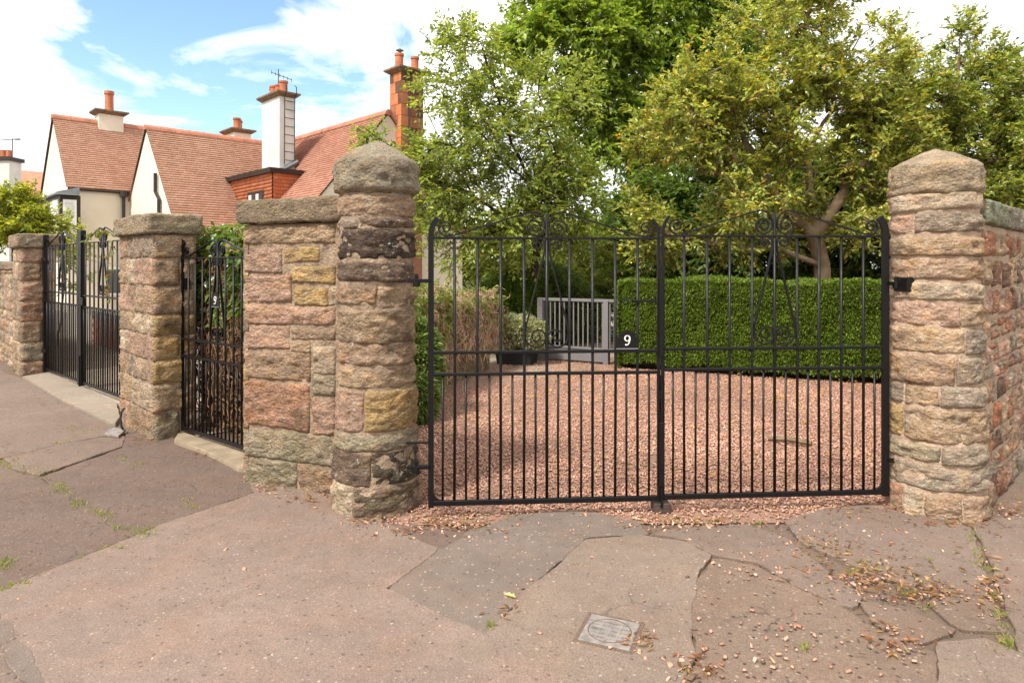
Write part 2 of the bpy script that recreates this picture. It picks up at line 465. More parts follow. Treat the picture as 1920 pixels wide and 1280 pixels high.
PATCHES = [
    (ASPH_NEW, 0.004, [(2, 1110), (150, 1047), (300, 986), (480, 924), (470, 896), (560, 905), (660, 930), (725, 984), (818, 1029), (724, 1103), (905, 1193), (1068, 1288), (1135, 1330), (1500, 1900), (-200, 1900), (80, 1290), (45, 1232), (12, 1168)]),
    (ASPH_OLD, -0.002, [(335, 820), (400, 845), (462, 872), (474, 922), (298, 983), (246, 1004), (150, 948), (80, 893), (232, 838), (245, 800)]),
    (ASPH_OLD, -0.004, [(-250, 975), (-60, 915), (70, 893), (145, 950), (240, 1006), (150, 1042), (0, 1106), (-200, 1200), (-350, 1200)]),
    (ASPH_OLD2, 0.002, [(12, 858), (110, 834), (192, 820), (232, 818), (226, 836), (72, 889), (30, 876)]),
    (ASPH_OLD2, -0.004, [(-330, 760), (-60, 690), (0, 694), (48, 714), (120, 757), (206, 800), (212, 812), (105, 832), (8, 855), (-230, 905)]),
    (ASPH_OLD2, -0.003, [(-400, 1010), (-260, 985), (-360, 1210), (-210, 1210), (-4, 1115), (8, 1172), (40, 1235), (72, 1290), (-250, 1900), (-1500, 1900), (-1500, 1010)]),
    (SLAB, 0.000, [(822, 1029), (872, 1000), (962, 966), (1080, 956), (1192, 976), (1212, 1000), (1096, 1006), (1056, 1042), (1000, 1090), (932, 1164), (906, 1187), (728, 1103)]),
    (SLAB2, 0.002, [(1102, 1011), (1200, 1004), (1288, 1017), (1328, 1040), (1302, 1082), (1290, 1150), (1302, 1232), (1262, 1300), (1300, 1500), (1220, 1460), (1074, 1290), (912, 1194), (1004, 1096), (1066, 1042)]),
    (ASPH_OLD2, 0.004, [(1226, 1000), (1290, 990), (1408, 985), (1472, 1010), (1560, 1080), (1612, 1120), (1590, 1134), (1502, 1098), (1420, 1053), (1336, 1036), (1290, 1012)]),
    (ASPH_OLD2, 0.003, [(1476, 976), (1540, 956), (1622, 948), (1700, 964), (1816, 986), (1836, 1050), (1848, 1114), (1752, 1100), (1652, 1080), (1562, 1040), (1502, 1010)]),
    (ASPH_OLD2, 0.000, [(1826, 985), (1960, 950), (2300, 900), (2500, 930), (2500, 1500), (2050, 1400), (1920, 1222), (1884, 1112), (1850, 1022)]),
    (CRUMB, -0.003, [(1342, 1046), (1420, 1061), (1500, 1106), (1588, 1142), (1648, 1180), (1752, 1222), (1752, 1600), (1300, 1600), (1270, 1290), (1310, 1236), (1298, 1160), (1310, 1086)]),
    (CRUMB, 0.000, [(1616, 1126), (1700, 1142), (1788, 1180), (1708, 1200), (1642, 1166)]),
    (SLAB2, 0.003, [(1766, 1206), (1850, 1198), (1912, 1226), (2040, 1402), (2300, 1900), (1768, 1900)]),
    (SLAB, 0.006, [(-2, 1162), (14, 1178), (48, 1226), (78, 1282), (110, 1340), (70, 1340), (48, 1276), (24, 1232), (2, 1196)]),
    (ASPH_OLD, 0.001, [(716, 982), (770, 982), (840, 996), (868, 1002), (824, 1027), (770, 1008), (726, 994)]),
    (CRUMB, -0.001, [(1760, 1112), (1850, 1120), (1880, 1180), (1800, 1172), (1740, 1130)]),
]
for m_, z_, pl in PATCHES:
    patch(ccw(gp(*pl)), m_, z_)
patch(ccw(gp((45, 708), (92, 700), (215, 757), (222, 786), (212, 797), (120, 752))), CONC, 0.022, 0.04, 0.006, 'gate_threshold')
patch(ccw([G(330, 830), G(338, 815), G(470, 858), G(470, 880), G(455, 884), G(392, 853)]), plain('sandstone_sill', (0.27, 0.21, 0.14), 0.9, 0.25, 8, 0.5, 50), 0.03, 0.05, 0.004, 'sill_stone')

# ------------------------------------------------------------------ stone walls
TAN, PINK, RED, OCHRE = (0.350, 0.240, 0.150), (0.385, 0.235, 0.170), (0.330, 0.165, 0.105), (0.385, 0.250, 0.098)
GREY, DARK, PALE, MOSSY = (0.245, 0.195, 0.150), (0.045, 0.033, 0.027), (0.45, 0.345, 0.245), (0.262, 0.222, 0.150)
BROWN, UMBER = (0.300, 0.195, 0.128), (0.120, 0.080, 0.058)

def stone(S, s0, s1, z0, z1, parent, mat, colr, proud=0.016, depth=0.05, amp=0.016, res=0.013, gap=0.0025, name='stone', arris=0.013):
    """one rough-faced block laid on surface S(s, z, off)"""
    s0, s1, z0, z1 = s0 + gap, s1 - gap, z0 + gap, z1 - gap
    w, h = s1 - s0, z1 - z0
    if w < 0.02 or h < 0.012: return None
    nx, nz = max(4, min(46, int(w / res))), max(3, min(20, int(h / res)))
    sd_ = random.uniform(0, 100)
    cj = [random.uniform(-1, 1) * min(0.012, h * 0.10) for _ in range(4)]
    vs_, fs_ = [], []
    for j in range(nz + 1):
        fv = j / nz
        for i in range(nx + 1):
            fu = i / nx
            s = s0 + w * fu; z = z0 + h * fv
            eu, ev = 1 - 2 * abs(fu - .5), 1 - 2 * abs(fv - .5)
            e = min(min(fu, 1 - fu) * w, min(fv, 1 - fv) * h)
            z += (cj[0] * (1 - fu) + cj[1] * fu) * (1 - fv) + (cj[2] * (1 - fu) + cj[3] * fu) * fv
            z += noise.noise(Vector((s * 11, fv * 2, sd_))) * 0.007 * (1 - ev)
            s += noise.noise(Vector((fu * 2, z * 14, sd_ + 9))) * 0.008 * (1 - eu)
            t = min(1, e / arris); t = math.sqrt(max(0, 1 - (1 - t) ** 2))
            nn = noise.fractal(Vector((s * 9, z * 20, sd_)), 0.9, 2.1, 4)
            rid = abs(noise.noise(Vector((s * 16, z * 38, sd_ + 30))))
            off = -0.006 + (proud + 0.006) * t + (nn * amp - rid * amp * 1.5) * (0.25 + 0.75 * t)
            vs_.append(S(s, z, off))
    def idx(i, j): return j * (nx + 1) + i
    for j in range(nz):
        for i in range(nx):
            fs_.append((idx(i, j), idx(i + 1, j), idx(i + 1, j + 1), idx(i, j + 1)))
    ring = [idx(i, 0) for i in range(nx)] + [idx(nx, j) for j in range(nz)] + [idx(i, nz) for i in range(nx, 0, -1)] + [idx(0, j) for j in range(nz, 0, -1)]
    b0 = len(vs_)
    for k in ring:
        j, i = divmod(k, nx + 1)
        vs_.append(S(s0 + w * i / nx, z0 + h * j / nz, -depth))
    n = len(ring)
    for k in range(n):
        fs_.append((ring[(k + 1) % n], ring[k], b0 + k, b0 + (k + 1) % n))
    mb = MB(); mb._add(vs_, fs_)
    if mat in (STONE, STONE_CLEAN):
        ev_ = 0.0 if parent.name.startswith('rubble') else 0.22 if sum(colr) > 0.3 else 0.06
        colr = tuple(c * (1 - ev_) + b * ev_ for c, b in zip(colr, (0.345, 0.240, 0.158)))
    jt = random.uniform(0.92, 1.08)
    return mb.build(name, mat, parent, tuple(c * jt for c in colr), smooth=True)

def planeS(A, d, nrm):
    A, d, nrm = Vector(A), Vector(d).normalized(), Vector(nrm).normalized()
    return lambda s, z, off: Vector((A.x + d.x * s + nrm.x * off, A.y + d.y * s + nrm.y * off, z))

def cylS(c, rad, th0):
    def S(s, z, off):
        r = rad(z) + off
        a = th0 + s
        return Vector((c[0] + r * math.sin(a), c[1] - r * math.cos(a), z))
    return S

def dome_cap(c, zb, zs, zt, r, parent, colr, seed, mat):
    """rough banded capstone with a worn conical top"""
    prof = [(r * 0.80, zb - 0.03), (r * 0.90, zb - 0.004), (r * 0.97, zb + 0.004), (r, zb + 0.02)]
    k = 9
    for i in range(1, k): prof.append((r * (1.0 + 0.006 * math.sin(i)), zb + 0.02 + (zs - zb - 0.03) * i / k))
    prof += [(r * 0.985, zs - 0.004), (r * 0.95, zs + 0.014)]
    for i in range(1, 13):
        f = 1 - i / 13
        prof.append((r * 0.95 * f, zs + 0.014 + (zt - zs - 0.014) * (1 - f ** 1.34)))
    prof.append((0.012, zt))
    seg = 72; vs_, fs_ = [], []
    for q, (rr, z) in enumerate(prof):
        side = 1.0 if z < zs - 0.002 else 0.15
        for kk in range(seg):
            a = 2 * math.pi * kk / seg
            x, y = math.sin(a), -math.cos(a)
            # irregular, faintly polygonal outline
            poly = 1 + 0.012 * math.cos(8 * a + seed) + 0.010 * noise.noise(Vector((x * 1.5, y * 1.5, seed)))
            p = Vector((x * rr, y * rr, z))
            nn = noise.fractal(Vector((p.x * 12, p.y * 12, z * 22 + seed)), 0.9, 2.1, 5) * 0.016
            rid = abs(noise.noise(Vector((p.x * 22, p.y * 22, z * 40 + seed)))) * 0.024
            d = (nn - rid) * side if rr > 0.03 else 0
            zz_ = z + (nn * 0.5 if side < 1 else noise.noise(Vector((x * 3, y * 3, seed))) * 0.008)
            vs_.append((c[0] + x * (rr * poly + d), c[1] + y * (rr * poly + d), zz_))
    n = len(prof)
    for i in range(n - 1):
        for kk in range(seg):
            fs_.append((i * seg + kk, i * seg + (kk + 1) % seg, (i + 1) * seg + (kk + 1) % seg, (i + 1) * seg + kk))
    fs_ += [tuple(range(seg))[::-1], tuple(range((n - 1) * seg, n * seg))]
    mb = MB(); mb._add(vs_, fs_)
    return mb.build('capstone', mat, parent, colr, smooth=True)

def round_pillar(label, c, rad, courses, view_az, mat, mort, recess, cap):
    t = thing('gate_pillar', label, 'pillar', (c[0], c[1], 0))
    mb = MB()
    zs = [i * 0.04 - 0.05 for i in range(int((courses[0][1] + 0.07) / 0.04) + 1)] + [courses[0][1] + 0.012]
    mb.lathe([(rad(z) - recess, z) for z in zs], (c[0], c[1], 0), 40, 0.008, 9)
    mb.build('mortar_core', mort, t, smooth=True)
    S = cylS(c, rad, view_az)
    for z0, z1, splits, cols in courses:
        zm = (z0 + z1) / 2
        th = sorted(math.asin(max(-1, min(1, x))) for x in splits)
        lo = th[0] if th else -0.4
        edges = []
        first = -1.45 + random.uniform(-.15, .15); last = 1.45 + random.uniform(-.15, .15)
        edges = [first] + th + [last]
        for i in range(len(edges) - 1):
            rr = rad(zm)
            Sx = lambda s, z, off, rr=rr: S(s / rr, z, off)
            stone(Sx, edges[i] * rr, edges[i + 1] * rr, z0, z1, t, mat, cols[i % len(cols)], proud=random.uniform(0.004, 0.014) + (0.008 if mat is STONE_CLEAN else 0), arris=0.024 if mat is STONE_CLEAN else 0.013)
        back = [last, last + 1.1 + random.uniform(0, .4), first + 2 * math.pi]
        for i in range(2):
            rr = rad(zm)
            Sx = lambda s, z, off, rr=rr: S(s / rr, z, off)
            stone(Sx, back[i] * rr, back[i + 1] * rr, z0, z1, t, mat, random.choice([TAN, PINK, BROWN]), res=0.04)
    dome_cap(c, *cap, t, *([(0.30, 0.245, 0.175)] if mat is STONE else [(0.40, 0.30, 0.20)]), c[0] * 7, CAP)
    return t

LC = (-0.863, 4.25)
RC = (2.675, 4.22)
def zrow(v, Y): return EYE - (v - HZ) / F * Y
LR = lambda z: 0.235 + 0.045 * max(0, 1 - max(z, 0) / 1.1) ** 1.3
L_C = [  # top row, bottom row (photo), visible splits, colours
    (363, 406, [], [BROWN]), (408, 427, [-0.45], [GREY, UMBER]), (429, 486, [], [DARK]), (489, 531, [], [UMBER]),
    (534, 577, [0.02], [BROWN, TAN]), (580, 645, [], [TAN]), (647, 687, [], [BROWN]), (690, 730, [], [TAN]),
    (733, 814, [-0.30], [PINK, OCHRE]), (816, 850, [], [MOSSY]), (853, 911, [-0.12], [UMBER, DARK]), (913, 985, [-0.50], [PALE, UMBER])]
L_courses = [(zrow(b, 4.0), zrow(a, 4.0), s, c) for a, b, s, c in L_C]
round_pillar('round sandstone gate pillar with dark soot stains and a grey domed capstone, beside the stone pier', LC, LR,
             L_courses, 0.20, STONE, MORTAR, 0.007, (1.965, 2.142, 2.300, 0.272))
RR_ = lambda z: 0.245 + 0.040 * max(0, 1 - max(z, 0) / 1.3) ** 1.2
R_C = [(359, 395, [], [PALE]), (397, 438, [-0.45], [PINK, GREY]), (440, 480, [], [TAN]), (482, 525, [], [BROWN]),
       (528, 566, [], [PALE]), (568, 612, [0.55], [PINK, TAN]), (615, 665, [0.62], [TAN, GREY]), (667, 723, [0.42], [BROWN, GREY]),
       (725, 766, [-0.62, 0.10], [GREY, TAN, GREY]), (768, 832, [-0.62], [OCHRE, TAN]), (834, 873, [0.12], [MOSSY, GREY]),
       (875, 924, [], [GREY]), (926, 985, [-0.6, -0.2, 0.5], [RED, PALE, BROWN, BROWN])]
R_courses = [(zrow(b, 3.98), zrow(a, 3.98), s, c) for a, b, s, c in R_C]
round_pillar('round sandstone gate pillar of pale pointed courses with a tan domed capstone, joined to the rubble wall', RC, RR_,
             R_courses, -0.56, STONE_CLEAN, MORTAR_PINK, 0.004, (1.945, 2.112, 2.243, 0.264))

def rough_block(name, parent, mat, colr, A, d, nrm, s0, s1, z0, z1, back, amp=0.014, ztop_var=0.012, over=0.0):
    """coping block with rough faces all round (front, ends, top)"""
    A, d, nrm = Vector(A), Vector(d).normalized(), Vector(nrm).normalized()
    w, h, t = s1 - s0, z1 - z0, back
    res = 0.03
    nx, ny, nz = max(4, int(w / res)), max(4, int(t / res)), max(4, int(h / 0.02))
    vs_, fs_, cache = [], [], {}
    sd_ = random.uniform(0, 50)
    def V(i, j, k):
        if (i, j, k) in cache: return cache[(i, j, k)]
        s, y, z = s0 + w * i / nx, -t * j / ny, z0 + h * k / nz
        p = Vector((s, y, z))
        cen = Vector((s0 + w / 2, -t / 2, z0 + h / 2))
        fi, fj, fk = abs(2 * i / nx - 1), abs(2 * j / ny - 1), abs(2 * k / nz - 1)
        # rounded arrises
        rnd = sum(1 for f in (fi, fj, fk) if f > 0.999)
        dirv = Vector(((1 if i == nx else -1 if i == 0 else 0), (-1 if j == ny else 1 if j == 0 else 0), (1 if k == nz else -1 if k == 0 else 0)))
        nn = noise.fractal(Vector((s * 10, y * 10, z * 18 + sd_)), 0.9, 2.1, 4)
        rid = abs(noise.noise(Vector((s * 19, y * 19, z * 34 + sd_))))
        off = (nn - rid) * amp * (0.45 if k == nz else 1.0) - (0.010 if rnd == 2 else 0.018 if rnd == 3 else 0)
        p += dirv.normalized() * off if dirv.length else Vector()
        p.z += noise.noise(Vector((s * 2.2, y * 3, sd_))) * ztop_var * (k / nz)
        cache[(i, j, k)] = len(vs_)
        vs_.append(Vector((A.x + d.x * p.x + nrm.x * p.y, A.y + d.y * p.x + nrm.y * p.y, p.z)))
        return cache[(i, j, k)]
    for i in range(nx):
        for k in range(nz):
            fs_.append((V(i, 0, k), V(i + 1, 0, k), V(i + 1, 0, k + 1), V(i, 0, k + 1)))
            fs_.append((V(i, ny, k + 1), V(i + 1, ny, k + 1), V(i + 1, ny, k), V(i, ny, k)))
        for j in range(ny):
            fs_.append((V(i, j, nz), V(i + 1, j, nz), V(i + 1, j + 1, nz), V(i, j + 1, nz)))
            fs_.append((V(i, j + 1, 0), V(i + 1, j + 1, 0), V(i + 1, j, 0), V(i, j, 0)))
    for j in range(ny):
        for k in range(nz):
            fs_.append((V(nx, j, k), V(nx, j + 1, k), V(nx, j + 1, k + 1), V(nx, j, k + 1)))
            fs_.append((V(0, j, k + 1), V(0, j + 1, k + 1), V(0, j + 1, k), V(0, j, k)))
    mb = MB(); mb._add(vs_, fs_)
    return mb.build(name, mat, parent, colr, smooth=True)

# --- pier between the small gate and the round pillar
PA = Vector((-1.885, 4.66, 0)); PD = Vector((0.932, -0.362, 0)).normalized(); PN = Vector((PD.y, -PD.x, 0))
pier = thing('stone_pier', 'square coursed sandstone pier with a rough grey coping slab, right of the narrow gate', 'pier', PA)
def on_pier(u):   # distance along the pier face for a photo column
    x = (u - 960) / F
    return (x * PA.y - PA.x) / (PD.x - x * PD.y)
def pierz(u, v):
    s = on_pier(u); return EYE - (v - HZ) / F * (PA.y + PD.y * s)
PL = on_pier(640)
mb = MB()
c0, c1 = PA + PD * 0.012 - PN * 0.01, PA + PD * (PL + 0.05) - PN * 0.01
bk = -PN * 0.46
mb.hexa([c0 + Vector((0, 0, -.05)), c1 + Vector((0, 0, -.05)), c1 + bk + Vector((0, 0, -.05)), c0 + bk + Vector((0, 0, -.05))],
        [c0 + Vector((0, 0, 1.79)), c1 + Vector((0, 0, 1.79)), c1 + bk + Vector((0, 0, 1.79)), c0 + bk + Vector((0, 0, 1.79))])
mb.build('mortar_core', MORTAR, pier)
S = planeS(PA, PD, PN)
PIER = [(457, 628, 421, 462, TAN), (457, 528, 463, 512, PINK), (531, 598, 464, 493, OCHRE), (545, 628, 497, 531, OCHRE), (598, 628, 464, 495, MORTAR),
        (457, 546, 514, 567, PINK), (550, 614, 535, 568, OCHRE), (457, 628, 569, 607, PINK), (457, 542, 609, 652, PINK), (544, 628, 612, 633, BROWN),
        (544, 582, 634, 656, TAN), (457, 582, 655, 707, BROWN), (585, 628, 640, 690, PALE), (457, 580, 709, 797, RED), (584, 628, 694, 730, MOSSY), (584, 628, 732, 800, PINK),
        (457, 628, 800, 853, MOSSY), (457, 556, 855, 925, MOSSY), (560, 640, 858, 950, BROWN), (614, 634, 535, 568, PALE)]
for u0, u1, v0, v1, c in PIER:
    if c is MORTAR: continue
    s0, s1 = max(0.0, on_pier(u0)), on_pier(u1)
    um = 457
    stone(S, s0, s1, pierz(um, v1), pierz(um, v0), pier, STONE, c, proud=random.uniform(0.003, 0.012), gap=0.003)
# its return towards the narrow gate
S2 = planeS(PA - PN * 0.46, PN, -PD)
zc = 0.0
while zc < 1.75:
    h_ = min(random.uniform(0.13, 0.22), 1.79 - zc)
    stone(S2, 0.0, 0.46, zc - (0.05 if zc == 0 else 0), zc + h_, pier, STONE, random.choice([TAN, PINK, OCHRE]), res=0.03)
    zc += h_
rough_block('coping', pier, CAP, (0.235, 0.178, 0.115), PA, PD, PN, -0.025, PL + 0.03, 1.795, 1.965, 0.52)
for o in list(col.objects)[-1:]:
    o.location = PN * 0.045

# --- pillar between the two left-hand openings
def square_pillar(label, corner, wroad, wret, ztop, zcap, rows, colsA, colsB, capcol, splitA, name='stone_gate_pillar'):
    """corner = street corner next to the right-hand opening; road face runs along HA, reveal along HB"""
    corner = Vector(corner)
    t = thing(name, label, 'pillar', corner)
    mb = MB(); e = 0.008
    P0, P1 = corner + HA * e + HB * e, corner + HA * wroad + HB * e
    up = Vector((0, 0, ztop))
    dn = Vector((0, 0, -0.05))
    q = [P0, P0 + HB * (wret - e), P1 + HB * (wret - e), P1]
    mb.hexa([p + dn for p in q], [p + up for p in q])
    mb.build('mortar_core', MORTAR, t)
    SA = planeS(corner + HA * wroad, -HA, -HB)      # s from far end to corner
    SB = planeS(corner, HB, -HA)
    for i in range(len(rows) - 1):
        z1, z0 = rows[i], rows[i + 1]
        sp = splitA[i % len(splitA)]
        edges = [0.0] + [f * wroad for f in sp] + [wroad]
        for k in range(len(edges) - 1):
            stone(SA, edges[k], edges[k + 1], z0, z1, t, STONE, colsA[(i + k * 3) % len(colsA)], proud=random.uniform(.004, .014), res=0.02, gap=0.003)
        if i % 3 == 1:
            stone(SB, 0, wret * 0.62, z0, z1, t, STONE, colsB[i % len(colsB)], res=0.024)
            stone(SB, wret * 0.62, wret, z0, z1, t, STONE, colsB[(i + 1) % len(colsB)], res=0.024)
        else:
            stone(SB, 0, wret, z0, z1, t, STONE, colsB[i % len(colsB)], res=0.024)
    rough_block('coping', t, CAP, capcol, corner + HA * (wroad + 0.05) - HB * 0.05, -HA, -HB, 0, wroad + 0.09, ztop, zcap, wret + 0.10)
    return t

YC = 5.75
rows2 = [zrow(v, YC) for v in (438, 484, 537, 592, 631, 677, 721, 775, 840)]
square_pillar('square sandstone pillar with a thick coping between the double gates and the narrow gate', (-3.10, YC, 0), 1.02, 0.36,
              rows2[0], 1.965, rows2, [BROWN, TAN, PINK, GREY, PALE], [TAN, BROWN, TAN, OCHRE, OCHRE, OCHRE, TAN, MOSSY], (0.29, 0.225, 0.150),
              [(0.30,), (0.22, 0.5), (0.34,), (0.18, 0.42), (0.30,), (0.25, 0.55), (0.38,)])
rows3 = [1.80, 1.56, 1.30, 1.02, 0.74, 0.45, 0.18, -0.05]
square_pillar('weathered sandstone pillar holding the hinges of the double gates beside the yellow-green shrub', (-6.80, 9.22, 0), 0.62, 0.40,
              1.76, 1.96, [1.76] + rows3[1:], [PALE, TAN, GREY, BROWN], [PINK, BROWN, PINK, RED, BROWN, MOSSY], (0.29, 0.225, 0.155), [(0.45,), (0.3, 0.7), (0.6,)])

# --- rubble walls
def rubble_wall(name, label, A, d, nrm, length, ztop, thick, mat, mort, palette, capcol, zcap, hmin=0.07, hmax=0.17, drop=0.0, res=0.024, proud=0.018):
    A = Vector(A); d = Vector(d).normalized(); nrm = Vector(nrm).normalized()
    t = thing(name, label, 'wall', A)
    mb = MB()
    q = [A - nrm * 0.004, A + d * length - nrm * 0.004, A + d * length - nrm * thick, A - nrm * thick]
    mb.hexa([p + Vector((0, 0, -0.05)) for p in q], [p + Vector((0, 0, ztop)) for p in q])
    mb.build('mortar_core', mort, t)
    S = planeS(A, d, nrm)
    z = -0.04
    while z < ztop - 0.03:
        h_ = min(random.uniform(hmin, hmax), ztop - z)
        s = 0.0
        while s < length - 0.02:
            w_ = min(random.uniform(0.10, 0.26), length - s)
            j = random.uniform(-.012, .012)
            if random.random() < 0.22 and h_ > 0.11:
                stone(S, s, s + w_, z, z + h_ * .48, t, mat, random.choice(palette), proud=proud, res=res, gap=0.009)
                stone(S, s, s + w_, z + h_ * .5, z + h_, t, mat, random.choice(palette), proud=proud, res=res, gap=0.009)
            else:
                stone(S, s, s + w_, z + j, z + h_ + j, t, mat, random.choice(palette), proud=proud * random.uniform(.6, 1.4), res=res, gap=random.uniform(.007, .014))
            s += w_
        z += h_
    s = 0.0
    while s < length - 0.05:
        w_ = min(random.uniform(0.5, 0.8), length - s)
        rough_block('coping', t, CAP, tuple(c * random.uniform(.85, 1.15) for c in capcol), A + nrm * 0.03, d, nrm, s + 0.004, s + w_ - 0.004, ztop, zcap, thick + 0.06)
        s += w_
    return t
rubble_wall('rubble_wall', 'red and tan rubble stone wall with a sloping coping running from the pale gate pillar', (2.92, 4.12, 0), HB, (HB.y, -HB.x, 0), 4.4, 1.76, 0.4,
            STONE_CLEAN, MORTAR_PINK, [(.30, .125, .07), RED, PINK, BROWN, (.15, .085, .06), GREY, (.27, .13, .08), TAN], (0.30, 0.24, 0.165), 1.925, 0.11, 0.21)
rubble_wall('rubble_wall', 'old rubble wall of pale stones below the yellow-green shrub', Vector((-6.80, 9.22, 0)) + HA * 0.66 + HB * 0.06, HA, -HB, 4.6, 1.45, 0.35,
            STONE, MORTAR, [PALE, TAN, PINK, GREY], (0.29, 0.23, 0.16), 1.58, 0.12, 0.24, res=0.04)

# ------------------------------------------------------------------ iron gates
def spiral(cx, cz, r0, r1, a0, turns, n=34):
    """turns > 0 runs counter-clockwise"""
    out = []
    for i in range(n + 1):
        f = i / n
        a = R(a0) + turns * 2 * math.pi * f
        r = r0 + (r1 - r0) * f ** 0.85
        out.append((cx + r * math.cos(a), cz + r * math.sin(a)))
    return out

def scrollwork(mbk, leaf, Mx, xc, half, zt, z2, k=1.0, w=0.018, t=0.0092):
    """arched crest, small scrolls and the lyre below the top rail, mirrored on both sides of the centre bar"""
    for sg in (-1, 1):
        def X(pts): return [(xc + sg * -p[0], p[1]) if sg == 1 else (xc + p[0], p[1]) for p in pts]
        kx, e = k, -half
        low = spiral(e + 0.070 * k, zt + 0.055 * k, 0.050 * k, 0.010 * k, -92, -1.55)[::-1]
        arch = low + [(e + 0.12 * k, zt + 0.010), (-0.123 * k, zt + 0.1445 * k), (-0.100 * k, zt + 0.151 * k), (-0.078 * k, zt + 0.151 * k), (-0.055 * k, zt + 0.143 * k),
                      (-0.034 * k, zt + 0.127 * k), (-0.022 * k, zt + 0.108 * k), (-0.016 * k, zt + 0.085 * k), (-0.016 * k, zt + 0.055 * k), (-0.024 * k, zt + 0.032 * k), (-0.045 * k, zt + 0.012 * k)]
        arch += spiral(-0.072 * k, zt + 0.062 * k, 0.056 * k, 0.010 * k, -88, -1.65)
        m = MB(Mx); m.ribbon(X(arch), t, w, 0); m.build('crest_scroll', IRON, leaf, smooth=False)
        top = spiral(-0.056 * k, zt - 0.046 * k, 0.043 * k, 0.009 * k, 10, 1.55)[::-1]
        lyre = top + [(-0.0135 * k, zt - 0.072 * k), (-0.020 * k, zt - 0.11 * k)]
        zb_ = z2 + 0.080 * k
        lyre += [(-0.128 * k, zb_ + 0.06 * k), (-0.133 * k, zb_ + 0.02 * k)] + spiral(-0.058 * k, zb_, 0.074 * k, 0.010 * k, 182, 1.7)
        m = MB(Mx); m.ribbon(X(lyre), t, w, 0); m.build('lyre_scroll', IRON, leaf)

def nine(Mx, parent, x, z, h, y):
    """the figure 9 as a thick-and-thin stroke"""
    pts = []
    rx, rz = h * 0.245, h * 0.27
    cz_ = z + h * 0.70
    bowl = [(x + rx * math.cos(a), cz_ + rz * math.sin(a), 0.055 + 0.085 * abs(math.cos(a))) for a in [2 * math.pi * i / 28 for i in range(29)]]
    tail = []
    for i in range(13):
        f = i / 12
        a = f * 1.75
        tail.append((x + rx - (rx * 1.75) * (1 - math.cos(a)) / 1.18 * 0.92, cz_ - (cz_ - z - h * .03) * math.sin(min(a, 1.5708)) , 0.14 - 0.08 * f))
    m = MB(Mx)
    for st in (bowl, tail):
        vs_, fs_ = [], []
        n = len(st)
        for i, (px_, pz_, wd) in enumerate(st):
            a, b = st[max(i - 1, 0)], st[min(i + 1, n - 1)]
            if st is bowl and i in (0, n - 1): a, b = st[n - 2], st[1]
            dx, dz = b[0] - a[0], b[1] - a[1]
            l = math.hypot(dx, dz) or 1
            ox, oz = -dz / l * wd * h / 2, dx / l * wd * h / 2
            yy = y - (0.001 if st is tail else 0)
            vs_ += [(px_ + ox, yy, pz_ + oz), (px_ - ox, yy, pz_ - oz), (px_ - ox, yy + 0.003, pz_ - oz), (px_ + ox, yy + 0.003, pz_ + oz)]
        for i in range(n - 1):
            for q in range(4):
                fs_.append((i * 4 + q, i * 4 + (q + 1) % 4, i * 4 + 4 + (q + 1) % 4, i * 4 + 4 + q))
        m._add(vs_, fs_)
    bx, bz = tail[-1][0], tail[-1][1]
    m.lathe([(0.004, -0.001), (h * 0.085, -0.001), (h * 0.085, 0.001), (0.004, 0.001)], (0, 0, 0), 10)
    for i in range(len(m.v) - 40, len(m.v)):   # lay the terminal ball flat on the plate
        p = (Mx.inverted() @ m.v[i])
        m.v[i] = Mx @ Vector((bx + p.x, y + p.z - 0.0015, bz + h * 0.05 + p.y))
    return m.build('number_nine', LETTER, parent)

def plate(Mx, leaf, x0, x1, z0, zs, zt, yf, h9):
    n = 12
    xm = (x0 + x1) / 2; wv = (x1 - x0) / 2
    poly = [(x0, yf, z0), (x1, yf, z0), (x1, yf, zs)]
    for i in range(n + 1):
        a = math.pi * i / n
        poly.append((xm + wv * 0.70 * math.cos(a), yf, zs + 0.006 + (zt - zs - 0.006) * math.sin(a)))
    poly.append((x0, yf, zs))
    m = MB(Mx); m.prism(poly[::-1], (0, 0.005, 0))
    pl = m.build('number_plate', IRON, leaf)
    m = MB(Mx); m.box(x0 + 0.004, x1 - 0.004, yf - 0.004, yf - 0.0005, z0, z0 + 0.006); m.build('plate_rim', GREYPAINT, pl)
    nine(Mx, pl, xm, z0 + (zt - z0) * 0.20, h9, yf - 0.0035)
    return pl

